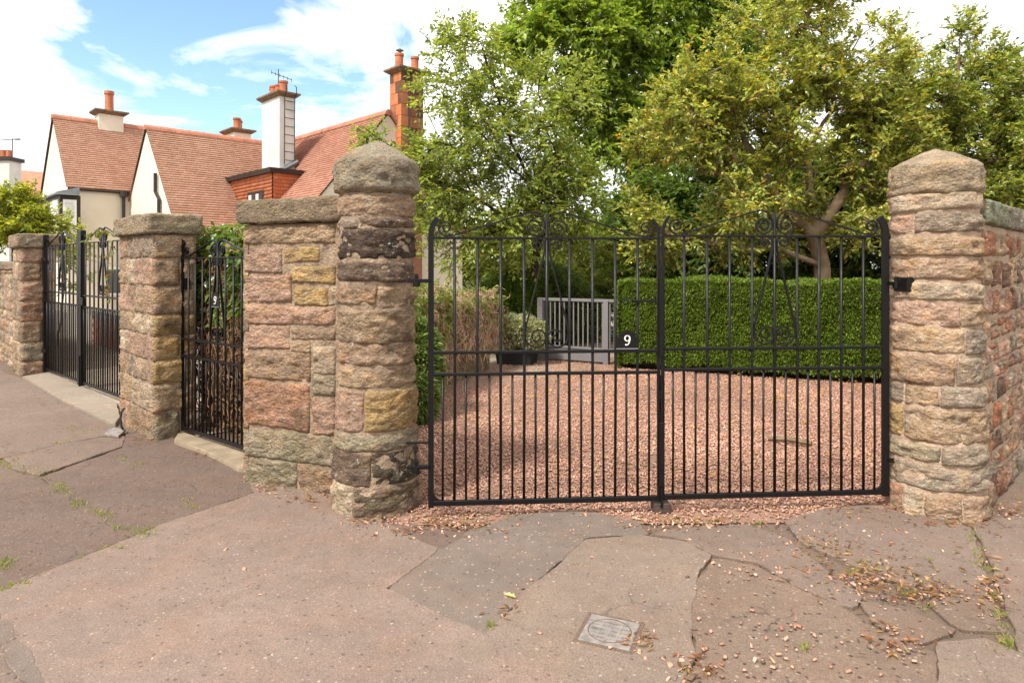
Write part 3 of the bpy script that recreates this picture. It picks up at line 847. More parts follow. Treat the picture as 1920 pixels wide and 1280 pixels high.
def gate_leaf(name, label, A, B, zt, z2, z1, zb, nb, half_bars=True, stile=0.033, meet=0.018, sdepth=0.020, rise=0.12, k=1.0, bar_r=0.0087, group=None, round_corner=True,
              thick_post=False, orn=True):
    """A = hinge foot, B = meeting foot; built in metres along A->B"""
    A, B = Vector(A), Vector(B)
    d = B - A; Wd = d.length
    dx = d.normalized(); dy = Vector((0, 0, 1)).cross(dx).normalized()
    if dy.y < 0: dy = -dy       # local +y points away from the street
    Mx = Matrix(((dx.x, dy.x, 0, A.x), (dx.y, dy.y, 0, A.y), (0, 0, 1, 0), (0, 0, 0, 1)))
    leaf = thing(name, label, 'gate', (A.x, A.y, 0), group)
    def P(nm, f, **kw):
        m = MB(Mx); f(m); return m.build(nm, IRON, leaf, **kw)
    hs = stile / 2
    # stiles with tips bent inwards
    def stile_bar(x, wd, sg, ztop, z0):
        pts = [(x, z0), (x, zt - 0.1), (x, ztop - 0.09), (x + sg * 0.006, ztop - 0.06), (x + sg * 0.020, ztop - 0.028), (x + sg * 0.040, ztop)]
        return lambda m: m.ribbon(pts, wd, sdepth, 0)
    if thick_post:
        P('stile', lambda m: m.bev(-hs, hs, -0.03, 0.03, 0.0, zt + rise))
        P('stile', lambda m: m.bev(Wd - meet, Wd, -0.03, 0.03, 0.03, zt + rise))
    else:
        P('stile', stile_bar(0, stile, 1, zt + rise, zb - 0.025))
        P('stile', stile_bar(Wd - meet / 2, meet, -1, zt + rise, zb - 0.02))
    x0, x1 = hs, Wd - meet
    P('top_rail', lambda m: m.bev(x0, x1, -0.011, 0.011, zt - 0.007, zt + 0.007, 0.002))
    P('middle_rail', lambda m: m.bev(x0, x1, -0.015, 0.015, z2 - 0.009, z2 + 0.009, 0.003))
    P('middle_rail', lambda m: m.bev(x0, x1, -0.015, 0.015, z1 - 0.009, z1 + 0.009, 0.003))
    P('bottom_rail', lambda m: m.bev(x0, x1, -0.011, 0.011, zb - 0.016, zb + 0.016, 0.003))
    if round_corner:
        g = [(x0, 0, zb + 0.016), (x0 + 0.055, 0, zb + 0.016)] + [(x0 + 0.055 - 0.055 * math.sin(R(a)), 0, zb + 0.071 - 0.055 * math.cos(R(a))) for a in range(10, 91, 10)]
        P('corner_gusset', lambda m: m.prism([(p[0], -0.009, p[2]) for p in g], (0, 0.018, 0)))
    step = Wd / (nb + 1)
    xc = Wd / 2
    for i in range(1, nb + 1):
        x = i * step
        cen = abs(x - xc) < step * 0.3
        zt_ = zt + (0.150 * k if (cen and orn) else 0.0)
        j = random.uniform(-.004, .004)
        if cen:
            P('centre_bar', lambda m: m.tube([(x, 0, zb), (x, 0, zt_ * .5), (x, 0, zt_)], bar_r * 1.12, 8), smooth=True)
        else:
            P('bar', lambda m: m.tube([(x, 0, zb), (x + j, 0, zt_ * .5), (x, 0, zt_)], bar_r, 8), smooth=True)
    if half_bars:
        for i in range(nb + 1):
            x = (i + .5) * step; j = random.uniform(-.003, .003)
            P('short_bar', lambda m: m.tube([(x, 0, zb), (x + j, 0, (zb + z1) / 2), (x, 0, z1)], bar_r * 0.82, 8), smooth=True)
    if orn:
        scrollwork(None, leaf, Mx, xc, xc - hs - 0.002, zt + 0.007, z2 + 0.009, k)
    return leaf, Mx, Wd, P

GA, GB = Vector((-0.486, 4.0, 0)), Vector((2.346, 4.19, 0))
GM = GA.lerp(GB, 0.494)
gdir = (GB - GA).normalized()
leafL, ML, WL, PLf = gate_leaf('driveway_gate', 'black wrought iron driveway gate leaf carrying the 9 plate and scroll latch', GA, GM - gdir * 0.004, 1.672, 0.985, 0.854, 0.082, 9)
leafR, MR, WR, PRf = gate_leaf('driveway_gate', 'black wrought iron driveway gate leaf without a plate, hung from the pale round pillar', GB, GM + gdir * 0.004, 1.690, 0.995, 0.868, 0.088, 9, stile=0.042)
plate(ML, leafL, 1.118, 1.262, 0.998, 1.066, 1.112, -0.016, 0.062)
PLf('latch_bar', lambda m: m.bev(1.215, 1.372, -0.026, -0.014, 1.283, 1.299, 0.002))
PLf('latch_scroll', lambda m: m.ribbon([(1.23, 1.291)] + spiral(1.180, 1.290, 0.026, 0.007, 25, 1.5), 0.006, 0.012, -0.02))
PLf('cover_strip', lambda m: m.bev(WL - 0.010, WL + 0.016, -0.021, -0.0125, 0.95, 1.435, 0.002))
PLf('drop_bolt', lambda m: m.tube([(WL + 0.004, -0.022, 0.03), (WL + 0.004, -0.022, 0.84)], 0.0075, 8))
PLf('bolt_sleeve', lambda m: m.bev(WL - 0.011, WL + 0.017, -0.034, -0.0125, 0.16, 0.55, 0.003))
PLf('drop_bolt', lambda m: m.ribbon([(WL + 0.002, 0.55), (WL - 0.012, 0.62), (WL - 0.014, 0.66), (WL - 0.002, 0.74)], 0.006, 0.010, -0.02))
def hinge(Pf, z, x1, drop=0.0):
    Pf('hinge', lambda m: m.bev(min(0, x1) , max(0, x1), -0.010, 0.010, z - 0.012, z + 0.012, 0.002))
    xx = x1 * 0.62
    Pf('hinge_pin', lambda m: m.lathe([(0.018, -0.035), (0.022, -0.03), (0.022, 0.006), (0.012, 0.010), (0.012, 0.038), (0.006, 0.043)], (xx, 0.0, z), 10))
hinge(PLf, 1.415, -0.14); hinge(PLf, 0.300, -0.14)
PLf('hinge', lambda m: m.bev(-0.15, 0, -0.004, 0.010, 0.44, 0.452, 0.002))
hinge(PRf, 1.395, -0.115); hinge(PRf, 0.285, -0.13)
PRf('hinge_bracket', lambda m: m.bev(-0.135, -0.070, -0.105, 0.02, 1.345, 1.435, 0.004))
gst = MB(Matrix.Translation(G(1243, 962) + Vector((0, 0.06, 0))) @ Matrix.Rotation(0.05, 4, 'Z'))
gst.bev(-0.052, 0.052, -0.045, 0.045, -0.01, 0.052, 0.005)
tag(gst.build('gate_stop', plain('rusty_steel', (0.060, 0.042, 0.034), 0.7, 0.4, 20, 0.5, 60)), 'dark rusty steel stop block under the meeting drive gate leaves', 'gate stop')

pA, pB = Vector((-2.935, 5.925, 0)), Vector((-1.94, 5.115, 0))
ped, MP, WP, PP = gate_leaf('narrow_gate', 'narrow black iron footpath gate with a small arched 9 plate', pA, pB, 1.575, 0.865, 0.715, 0.075, 9, stile=0.052, k=0.92, rise=0.15, meet=0.03)
plate(MP, ped, 0.575, 0.705, 1.165, 1.240, 1.290, -0.018, 0.066)
PP('hinge', lambda m: m.bev(-0.13, 0.0, -0.01, 0.01, 1.34, 1.37, 0.002))
PP('hinge_bracket', lambda m: m.bev(-0.11, 0.05, 0.012, 0.05, 1.30, 1.40, 0.004))
PP('hinge', lambda m: m.bev(-0.13, 0.0, -0.01, 0.01, 0.25, 0.28, 0.002))
nA, nM, nB = Vector((-6.58, 9.40, 0)), Vector((-5.36, 8.30, 0)), Vector((-4.17, 7.23, 0))
ndir = (nB - nA).normalized()
n1_, _, _, PN1 = gate_leaf('double_gate', 'tall black iron gate leaf hinged on the weathered pillar, with thin close bars', nA, nM - ndir * 0.004, 1.79, 1.155, 1.015, 0.065, 9, stile=0.10, meet=0.06, rise=0.16, k=1.05, thick_post=True, round_corner=False, bar_r=0.010)
n2_, _, _, PN2 = gate_leaf('double_gate', 'tall black iron gate leaf beside the square pillar, overhung by a leafy trailing stem', nB, nM + ndir * 0.004, 1.79, 1.145, 1.005, 0.065, 9, stile=0.06, meet=0.07, rise=0.16, k=1.05, thick_post=True, round_corner=False, bar_r=0.010)
for z in (1.60, 0.33):
    PN1('hinge', lambda m: m.bev(-0.34, 0.20, -0.045, -0.031, z - 0.022, z + 0.022, 0.003))
PN2('latch_box', lambda m: m.bev(1.38, 1.52, -0.05, -0.031, 1.03, 1.12, 0.004))
PN2('drop_bolt', lambda m: m.tube([(1.56, -0.034, 0.0), (1.56, -0.034, 0.4)], 0.010, 6))

# railing on the far wall end
rl = thing('iron_railing', 'short black iron railing on top of the old rubble wall', 'railing', Vector((-6.80, 9.22, 0)) + HA * 0.75 + HB * 0.2)
base = Vector((-6.80, 9.22, 0)) + HA * 0.75 + HB * 0.2
for i in range(12):
    p = base + HA * (i * 0.13)
    m = MB(); m.tube([(p.x, p.y, 1.55), (p.x, p.y, 1.86)], 0.010, 6); m.build('bar', IRON, rl)
m = MB(); e_ = base + HA * 1.6; m.tube([(base.x, base.y, 1.86), (e_.x, e_.y, 1.86)], 0.014, 6); m.build('top_rail', IRON, rl)

# small things at the foot of the square pillar
m = MB(); q = G(228, 806)
m.tube([W(233, 765, 6.02), W(228, 772, 5.98), W(226, 785, 5.97), W(228, 800, 5.96), G(231, 808) + Vector((0, 0, .015))], 0.010, 6)
tag(m.build('black_cable', BLACKPOT), 'thin black cable hanging at the foot of the square pillar', 'cable')
dcv = MB()
qs = [G(196, 818), G(222, 822), G(236, 810), G(213, 806)]
dcv.prism([p + Vector((0, 0, 0.008)) for p in ccw(qs)], (0, 0, 0.016))
dco = tag(dcv.build('drain_cover', COVER), 'small ribbed grey drain cover at the foot of the square pillar', 'drain cover')
for i in range(5):
    f = (i + 0.5) / 5
    a, b = qs[0].lerp(qs[3], f), qs[1].lerp(qs[2], f)
    mm = MB(); mm.tube([a + Vector((0, 0, .025)), b + Vector((0, 0, .025))], 0.006, 4); mm.build('rib', COVER, dco)

# utility cover in the footway
mc = [G(1115, 1146), G(1087, 1196), G(1160, 1224), G(1211, 1179)]
cen = sum(mc, Vector()) / 4
dia1 = (mc[1] - mc[0]).normalized(); dia2 = Vector((-dia1.y, dia1.x, 0))
if (mc[3] - mc[0]).dot(dia2) < 0: dia2 = -dia2
s1_, s2_ = 0.105, 0.105
Mc = Matrix(((dia2.x, -dia1.x, 0, cen.x), (dia2.y, -dia1.y, 0, cen.y), (0, 0, 1, 0), (0, 0, 0, 1)))
uc = thing('utility_cover', 'small square grey iron cover with a ring and bars set in the footway slab', 'cover', cen)
m = MB(Mc); m.bev(-0.105, 0.105, -0.105, 0.105, -0.01, 0.0075, 0.003); m.build('cover_plate', COVER, uc)
m = MB(Mc)
ring = [(0.088 * math.cos(a), 0.088 * math.sin(a), 0.0085) for a in [2 * math.pi * i / 36 for i in range(37)]]
m.tube(ring, 0.0020, 4, False); m.build('ring', SOIL, uc)
for i in range(-2, 3):
    l_ = math.sqrt(0.083 ** 2 - (i * 0.03) ** 2)
    m = MB(Mc); m.box(-l_, l_, i * 0.03 - 0.004, i * 0.03 + 0.004, 0.006, 0.0115); m.build('tread_bar', COVER, uc)
for i in range(-1, 2):
    l_ = math.sqrt(0.083 ** 2 - (i * 0.04) ** 2)
    m = MB(Mc); m.box(i * 0.04 - 0.004, i * 0.04 + 0.004, -l_, l_, 0.006, 0.0095); m.build('tread_bar', COVER, uc)
for a, b in ((0, 1), (1, 0)):
    pass
m = MB(Mc)
for x0, x1, y0, y1 in ((-.122, .122, .106, .122), (-.122, -.106, -.122, .106), (-.106, .122, -.122, -.106), (.106, .122, -.106, .106)):
    m.box(x0, x1, y0, y1, -0.012, 0.0035)
m.build('cover_frame', SOIL, uc)
cr = patch([cen + Vector((math.cos(a) * .055, math.sin(a) * .045, 0)) + (G(900, 1222) - cen) for a in [2 * math.pi * i / 14 for i in range(14)]],
           SLAB2, 0.0075, 0.01, 0.03, 'concrete_dab')

# ------------------------------------------------------------------ house
def roof_slope(name, parent, e0, e1, up, rows, gauge, tilew, palette, over=0.06):
    """plain clay tiles, row upon row, each tile a real wedge; e0->e1 eave, up = unit slope vector"""
    e0, e1, up = Vector(e0), Vector(e1), Vector(up).normalized()
    along = (e1 - e0); L = along.length; along.normalize()
    nrm = along.cross(up).normalized()
    if nrm.z < 0: nrm = -nrm
    V, Fc, T = [], [], []
    nt_ = int(L / tilew)
    pal = np.array(palette)
    for r_ in range(rows):
        base_ = e0 + up * (r_ * gauge)
        sh = (r_ % 2) * 0.5 * tilew
        for i in range(-1, nt_ + 1):
            a0 = max(0, i * tilew + sh); a1 = min(L, (i + 1) * tilew + sh)
            if a1 - a0 < 0.02: continue
            lift = random.uniform(0.034, 0.040)
            p00 = base_ + along * (a0 + .002) + nrm * lift; p10 = base_ + along * (a1 - .002) + nrm * (lift + random.uniform(-.004, .004))
            p01 = base_ + along * (a0 + .002) + up * gauge * 1.15 + nrm * 0.004; p11 = base_ + along * (a1 - .002) + up * gauge * 1.15 + nrm * 0.004
            q00 = p00 - nrm * 0.034; q10 = p10 - nrm * 0.034
            b = len(V)
            V += [p00, p10, p11, p01, q00, q10]
            Fc += [(b, b + 1, b + 2, b + 3), (b + 4, b + 5, b + 1, b)]
            wp = base_ + along * a0
            g = noise.noise(wp * 0.55) * 0.5 + 0.5
            c = pal[random.randrange(len(pal))] * random.uniform(.93, 1.06) * (0.90 + 0.20 * g)
            T += [c] * 6
    # under-sheet keeps the light out
    b = len(V)
    o_ = nrm * -0.004
    V += [e0 + o_, e1 + o_, e1 + up * rows * gauge + o_, e0 + up * rows * gauge + o_]
    Fc.append((b, b + 1, b + 2, b + 3)); T += [np.array((0.10, 0.05, 0.035))] * 4
    o = np_mesh(name, [tuple(p) for p in V], Fc, TILE, parent, np.array(T))
    o['kind'] = 'stuff'
    return o

TILES = [(0.47, 0.270, 0.185), (0.455, 0.255, 0.17), (0.485, 0.285, 0.20), (0.435, 0.235, 0.155)]
house = thing('house', 'cream harled house with steep salmon clay tiled gables and tall chimneys behind the double gates', 'house', AB(24, 8, 0))
SL = 1.18
un = lambda dx, dz: None
def wallp(poly, off, name='wall', mat=RENDER, parent=None):
    m = MB(); m.prism(poly, off); return m.build(name, mat, parent or house)
# wing one: gable to the road
a0, a1, b0, b1, ze = 25.98, 30.30, 4.93, 14.0, 4.23
am = (a0 + a1) / 2; zr = ze + (a1 - a0) / 2 * SL
wallp([AB(a0, b0, -.1), AB(a0, b0, ze), AB(am, b0, zr), AB(a1, b0, ze), AB(a1, b0, -.1)], HB * 0.3)
wallp([AB(a0, b0 + .3, -.1), AB(a0, b1, -.1), AB(a0, b1, ze), AB(a0, b0 + .3, ze)], HA * 0.3)
wallp([AB(a1, b0 + .3, -.1), AB(a1, b1, -.1), AB(a1, b1, ze), AB(a1, b0 + .3, ze)], -HA * 0.3)
sl_len = math.hypot((a1 - a0) / 2 + .12, ((a1 - a0) / 2 + .12) * SL)
def upv(side, zz_=SL): return (HA * side + Vector((0, 0, zz_))).normalized()
gau = 0.105
rf1 = roof_slope('roof_tiles', house, AB(a0 - .12, b0 - .06, ze - .12 * SL + .03), AB(a0 - .12, b1, ze - .12 * SL + .03), upv(1), int(sl_len / gau), gau, 0.165, TILES)
m = MB(); m.prism([AB(a1 + .12, b0 - .06, ze - .12 * SL), AB(a1 + .12, b1, ze - .12 * SL), AB(am, b1, zr + .03), AB(am, b0 - .06, zr + .03)], (0, 0, 0.05)); m.build('roof', TILE and RIDGE, house)
def ridge(p0, p1, n, parent):
    p0, p1 = Vector(p0), Vector(p1)
    d = (p1 - p0).normalized(); sd_ = Vector((-d.y, d.x, 0))
    L = (p1 - p0).length / n
    for i in range(n):
        a = p0 + d * (i * L); b = a + d * (L * 0.985)
        rise_ = 0.004 * (i % 2)
        poly = [a + sd_ * x + Vector((0, 0, z + rise_)) for x, z in ((-.15, -.12), (-.12, -.03), (-.05, .045), (.05, .045), (.12, -.03), (.15, -.12))]
        mm = MB(); mm.prism(poly, b - a); mm.build('ridge_tile', RIDGE, parent)
ridge(AB(am, b0 - .08, zr + .06), AB(am, b1, zr + .06), 16, house)
def verge(p0, p1, parent, w=0.05):
    m = MB(); m.tube([p0, p1], w, 4); return m.build('verge', DARKTRIM, parent)
verge(AB(a1 + .1, b0 - .03, ze - .14), AB(am, b0 - .03, zr + .0), house, 0.03)
verge(AB(a0 - .12, b0 - .02, ze - .12 * SL - .02), AB(a0 - .12, b1 - 3, ze - .12 * SL - .02), house, 0.05)
# wing two: catslide towards the viewer
A2a, zr2, g0 = 24.04, 6.06, 6.77
zlow = 1.9
alow = A2a - (zr2 - zlow) / SL
wallp([AB(26.02, g0, -.1), AB(26.02, g0, 3.72), AB(A2a, g0, zr2), AB(alow, g0, zlow), AB(alow, g0, -.1)], HB * 0.3)
n2r = int(math.hypot(A2a - alow + .1, zr2 - zlow + .1) / gau)
roof_slope('roof_tiles', house, AB(alow - .08, g0 - .06, zlow - .08 * SL + .04), AB(alow - .08, 11.3, zlow - .08 * SL + .04), upv(1), n2r, gau, 0.165, TILES)
m = MB(); m.prism([AB(26.2, g0 - .05, 3.5), AB(26.2, 11.3, 3.5), AB(A2a, 11.3, zr2 + .02), AB(A2a, g0 - .05, zr2 + .02)], (0, 0, 0.04)); m.build('roof', RIDGE, house)
ridge(AB(A2a, g0 - .08, zr2 + .05), AB(A2a, 11.3, zr2 + .05), 10, house)
verge(AB(26.0, g0 - .03, 3.78), AB(A2a, g0 - .03, zr2), house, 0.028)
# wing three: ridge along the road, gable with the sandstone stack
rb, zr3, a3 = 11.35, 6.10, 16.88
zl3 = 2.5; bl3 = rb - (zr3 - zl3) / SL
upb = (HB + Vector((0, 0, SL))).normalized()
TILES3 = [(0.42, 0.205, 0.14), (0.40, 0.19, 0.125), (0.44, 0.225, 0.155), (0.37, 0.17, 0.115)]
roof_slope('roof_tiles', house, AB(a3 - .06, bl3, zl3 + .04), AB(26.5, bl3, zl3 + .04), upb, int(math.hypot(rb - bl3, zr3 - zl3) / gau), gau, 0.165, TILES3)
m = MB(); m.prism([AB(a3 - .06, rb + 3.2, zr3 - 3.2 * SL), AB(28, rb + 3.2, zr3 - 3.2 * SL), AB(28, rb, zr3 + .02), AB(a3 - .06, rb, zr3 + .02)], (0, 0, 0.05)); m.build('roof', RIDGE, house)
ridge(AB(a3 - .06, rb, zr3 + .06), AB(25.5, rb, zr3 + .06), 18, house)
wallp([AB(a3, bl3 + .1, -.1), AB(a3, bl3 + .1, zl3 + .1), AB(a3, rb, zr3 - .04), AB(a3, rb + 2.9, zl3 + .3), AB(a3, rb + 2.9, -.1)], HA * 0.3)
wallp([AB(a3 + .3, bl3 + .15, -.1), AB(23, bl3 + .15, -.1), AB(23, bl3 + .15, zl3), AB(a3 + .3, bl3 + .15, zl3)], HB * 0.3)
# dormer in the valley
dK, dB, dz = 19.40, 8.92, 4.37
dorm = MB()
dorm.hexa([AB(dK, dB, 1.6), AB(22.75, dB, 1.6), AB(22.75, 10.35, 1.6), AB(dK, 10.35, 1.6)], [AB(dK, dB, dz), AB(22.75, dB, dz), AB(22.75, 10.35, dz), AB(dK, 10.35, dz)])
do = dorm.build('dormer', RIDGE, house)
HANG = [(0.53, 0.185, 0.090), (0.48, 0.160, 0.080), (0.56, 0.215, 0.11)]
roof_slope('hung_tiles', do, AB(dK - .01, dB - .012, 2.6), AB(22.5, dB - .012, 2.6), Vector((0, 0, 1)) + HB * 0.0001, 16, 0.11, 0.165, HANG)
hs_ = roof_slope('hung_tiles', do, AB(dK - .012, dB, 2.6), AB(dK - .012, 10.2, 2.6), Vector((0, 0, 1)) + HA * 0.0001, 16, 0.11, 0.165, HANG)
m = MB(); m.hexa([AB(dK - .16, dB - .16, dz - .04), AB(22.9, dB - .16, dz - .04), AB(22.9, 10.5, dz - .04), AB(dK - .16, 10.5, dz - .04)],
                 [AB(dK - .18, dB - .18, dz + .10), AB(22.9, dB - .18, dz + .10), AB(22.9, 10.5, dz + .10), AB(dK - .18, 10.5, dz + .10)]); m.build('dormer_roof', DARKTRIM, do)
m = MB(); m.tube([AB(22.55, dB - .05, 4.25), AB(21.1, dB - .05, 2.6)], 0.06, 5); m.build('lead_flashing', LEAD, do)
def on_b(u, pb):
    x = (u - 960) / F; Y = pb / (x * HB.x + HB.y); return Vector((x * Y, Y, 0)).dot(HA)
wa, wb = on_b(467, dB), on_b(497, dB)
m = MB(); m.hexa([AB(wa, dB - .05, 3.0), AB(wb, dB - .05, 3.0), AB(wb, dB + .02, 3.0), AB(wa, dB + .02, 3.0)], [AB(wa, dB - .05, 3.86), AB(wb, dB - .05, 3.86), AB(wb, dB + .02, 3.86), AB(wa, dB + .02, 3.86)])
wn = m.build('window', DARKTRIM, do)
for i in range(4):
    f0, f1 = (i + .14) / 4, (i + .86) / 4
    p0, p1 = wa + (wb - wa) * (0.06 + f0 * .9), wa + (wb - wa) * (0.06 + f1 * .9)
    m = MB(); m.hexa([AB(p0, dB - .062, 3.05), AB(p1, dB - .062, 3.05), AB(p1, dB - .04, 3.05), AB(p0, dB - .04, 3.05)], [AB(p0, dB - .062, 3.76), AB(p1, dB - .062, 3.76), AB(p1, dB - .04, 3.76), AB(p0, dB - .04, 3.76)])
    m.build('pane', WHITEPAINT if i % 2 == 0 else GLASS, wn)
# chimneys
def stack(pa0, pa1, pb0, pb1, z0, z1, mat, cap=0.13, pots=(), capmat=None):
    m = MB(); m.hexa([AB(pa0, pb0, z0), AB(pa1, pb0, z0), AB(pa1, pb1, z0), AB(pa0, pb1, z0)], [AB(pa0, pb0, z1), AB(pa1, pb0, z1), AB(pa1, pb1, z1), AB(pa0, pb1, z1)])
    ch = m.build('chimney', mat, house)
    c = cap
    m = MB()
    m.hexa([AB(pa0 - .02, pb0 - .02, z1), AB(pa1 + .02, pb0 - .02, z1), AB(pa1 + .02, pb1 + .02, z1), AB(pa0 - .02, pb1 + .02, z1)],
           [AB(pa0 - c, pb0 - c, z1 + .10), AB(pa1 + c, pb0 - c, z1 + .10), AB(pa1 + c, pb1 + c, z1 + .10), AB(pa0 - c, pb1 + c, z1 + .10)])
    m.hexa([AB(pa0 - c, pb0 - c, z1 + .10), AB(pa1 + c, pb0 - c, z1 + .10), AB(pa1 + c, pb1 + c, z1 + .10), AB(pa0 - c, pb1 + c, z1 + .10)],
           [AB(pa0 - c, pb0 - c, z1 + .15), AB(pa1 + c, pb0 - c, z1 + .15), AB(pa1 + c, pb1 + c, z1 + .15), AB(pa0 - c, pb1 + c, z1 + .15)])
    m.build('chimney_cap', capmat or plain('chimney_cap_stone', (0.19, 0.135, 0.085), 0.9, 0.3, 6), ch)
    for fa, fb, hp, rp in pots:
        p = AB(pa0 + (pa1 - pa0) * fa, pb0 + (pb1 - pb0) * fb, z1 + .14)
        m = MB(); m.lathe([(rp, 0), (rp * .95, hp * .82), (rp * 1.12, hp * .86), (rp * 1.12, hp), (rp * .8, hp), (rp * .8, hp * .9)], p, 14)
        m.build('chimney_pot', TERRA, ch, smooth=False)
    return ch
wch = stack(20.31, 21.60, 9.56, 10.08, 3.2, 6.93, WHITE_RENDER, 0.14, [(0.2, .5, .42, .13), (0.45, .5, .36, .13), (0.7, .45, .38, .13), (0.88, .6, .36, .12)])
for sx in (-1, 1):   # ladder on the right-hand face
    m = MB(); x = 9.86 + sx * 0.17
    m.tube([AB(20.24, x, 4.75), AB(20.22, x, 6.9), AB(20.10, x, 7.05), AB(20.10, x, 7.25), AB(20.22, x, 7.32)], 0.016, 5); ld = m.build('ladder_rail', DARKTRIM, wch)
for i in range(8):
    m = MB(); m.tube([AB(20.24, 9.69, 4.9 + i * .27), AB(20.24, 10.03, 4.9 + i * .27)], 0.012, 4); m.build('ladder_rung', DARKTRIM, wch)
m = MB(); m.tube([AB(20.9, 9.8, 7.4), AB(20.9, 9.8, 7.95)], 0.015, 4); m.tube([AB(20.75, 9.5, 7.75), AB(21.2, 10.4, 7.78)], 0.012, 4)
for i in range(6):
    p = AB(20.75 + .45 * i / 5, 9.5 + .9 * i / 5, 7.76); m.tube([p - Vector((0, 0, .06)), p + Vector((0, 0, .06))], 0.009, 4)
m.build('aerial', DARKTRIM, wch)
m = MB(); m.tube([AB(20.28, 9.5, 4.5), AB(20.28, 10.15, 4.9)], 0.09, 5); m.tube([AB(20.28, 9.5, 4.5), AB(21.65, 9.5, 4.5)], 0.09, 5); m.build('lead_flashing', LEAD, wch)
stack(27.85, 28.45, 6.25, 7.05, 6.2, 7.08, RENDER, 0.16, [(0.5, .5, .78, .15)])
stack(25.5, 26.4, 10.2, 10.85, 4.5, 6.62, RENDER, 0.16, [(0.25, .3, .45, .13), (0.5, .5, .45, .13), (0.75, .7, .45, .13)])
# sandstone stack with its own blocks
sa0, sa1, sb0, sb1 = 16.60, 17.20, 11.62, 12.45
sst = stack(sa0 + .03, sa1 - .03, sb0 + .03, sb1 - .03, 0, 7.36, plain('stack_joint', (0.24, 0.11, 0.06), 0.9), 0.17, [(0.62, .2, .50, .13), (0.3, .8, .46, .12)],
            plain('stack_cap', (0.20, 0.13, 0.075), 0.9, 0.3, 6))
SB_C = [(0.47, 0.18, 0.085), (0.52, 0.21, 0.09), (0.13, 0.07, 0.05), (0.50, 0.17, 0.07), (0.30, 0.12, 0.07), (0.085, 0.055, 0.045)]
def flat_stone(name):
    m, nt, b = newmat(name)
    p = pos(nt)
    f = RAMP(nt, NOISE(nt, p, 5, 7, 0.65), 0.3, 0.7, 0.72, 1.25)
    setb(nt, b, Base_Color=MIX(nt, 1.0, N(nt, 'ShaderNodeObjectInfo').outputs['Color'], N(nt, 'ShaderNodeCombineColor', None, Red=f, Green=f, Blue=f).outputs[0], 'MULTIPLY'), Roughness=.9, Specular_IOR_Level=.15)
    return m
STACKSTONE = flat_stone('stack_sandstone')
zc_ = 3.0; r_i = 0
while zc_ < 7.3:
    hh = min(0.34, 7.35 - zc_)
    for face in (0, 1):
        edges = (0, 0.5, 1) if (r_i + face) % 2 else (0, 0.32, 0.72, 1)
        for k in range(len(edges) - 1):
            lo, hi = edges[k], edges[k + 1]
            if face == 0: f = lambda t_, off: AB(sa1 + (sa0 - sa1) * t_, sb0 - off, 0)
            else: f = lambda t_, off: AB(sa0 - off, sb0 + (sb1 - sb0) * t_, 0)
            wd = (sa1 - sa0) if face == 0 else (sb1 - sb0)
            g_ = 0.006 / wd
            p = [f(lo + g_, 0), f(hi - g_, 0), f(hi - g_, -.04), f(lo + g_, -.04)]
            mm = MB(); mm.hexa([q_ + Vector((0, 0, zc_ + .006)) for q_ in p], [q_ + Vector((0, 0, zc_ + hh - .006)) for q_ in p])
            mm.build('stone', STACKSTONE, sst, (random.choice(SB_C[:2] + SB_C[3:4]) if (r_i + k + face) % 3 else SB_C[random.choice((2, 4, 4))]) if face == 0 else random.choice([SB_C[4], SB_C[4], SB_C[0], SB_C[2], (.36, .15, .085)]))
    zc_ += hh; r_i += 1
m = MB(); m.tube([AB(sa0 - .03, sb0 + .28, 3), AB(sa0 - .03, sb0 + .28, 7.3)], 0.03, 5); m.build('flue_strap', DARKTRIM, sst)
m = MB(); pp = AB(sa0 + .36, sb0 + .2, 7.98); m.lathe([(0.05, -.05), (0.05, 0.10), (0.13, 0.12), (0.02, 0.2)], pp, 10); m.build('cowl', LEAD, sst)
# rainwater pipes
def pipe(pts, name='downpipe', r=0.055):
    m = MB(); m.tube(pts, r, 7); return m.build(name, DARKTRIM, house)
pipe([AB(25.86, g0 - .22, ze - .3), AB(25.86, g0 - .22, 0)])
pipe([AB(25.86, g0 - .22, ze - .32), AB(25.86, g0 - .22, ze - .12)], 'hopper', 0.13)
pipe([AB(22.9, g0 - .08, 4.45), AB(22.9, g0 - .08, 3.85), AB(22.55, g0 - .08, 3.6), AB(22.55, g0 - .08, 0)])
# bay window on the first gable
w0, w1 = on_b(112, b0 - .5), on_b(62, b0 - .5)
bay = MB(); bay.hexa([AB(w0, b0 - .5, 2.3), AB(w1, b0 - .5, 2.3), AB(w1, b0 + .05, 2.3), AB(w0, b0 + .05, 2.3)], [AB(w0, b0 - .5, 3.72), AB(w1, b0 - .5, 3.72), AB(w1, b0 + .05, 3.72), AB(w0, b0 + .05, 3.72)])
bo = bay.build('bay_window', DARKTRIM, house)
m = MB(); m.hexa([AB(w0 - .15, b0 - .65, 3.72), AB(w1 + .15, b0 - .65, 3.72), AB(w1 + .15, b0 - .003, 3.72), AB(w0 - .15, b0 - .003, 3.72)], [AB(w0 - .12, b0 - .6, 3.80), AB(w1 + .12, b0 - .6, 3.80), AB(w1 + .1, b0 - .003, 3.98), AB(w0 - .1, b0 - .003, 3.98)]); m.build('bay_roof', LEAD, bo)
nb_ = 3
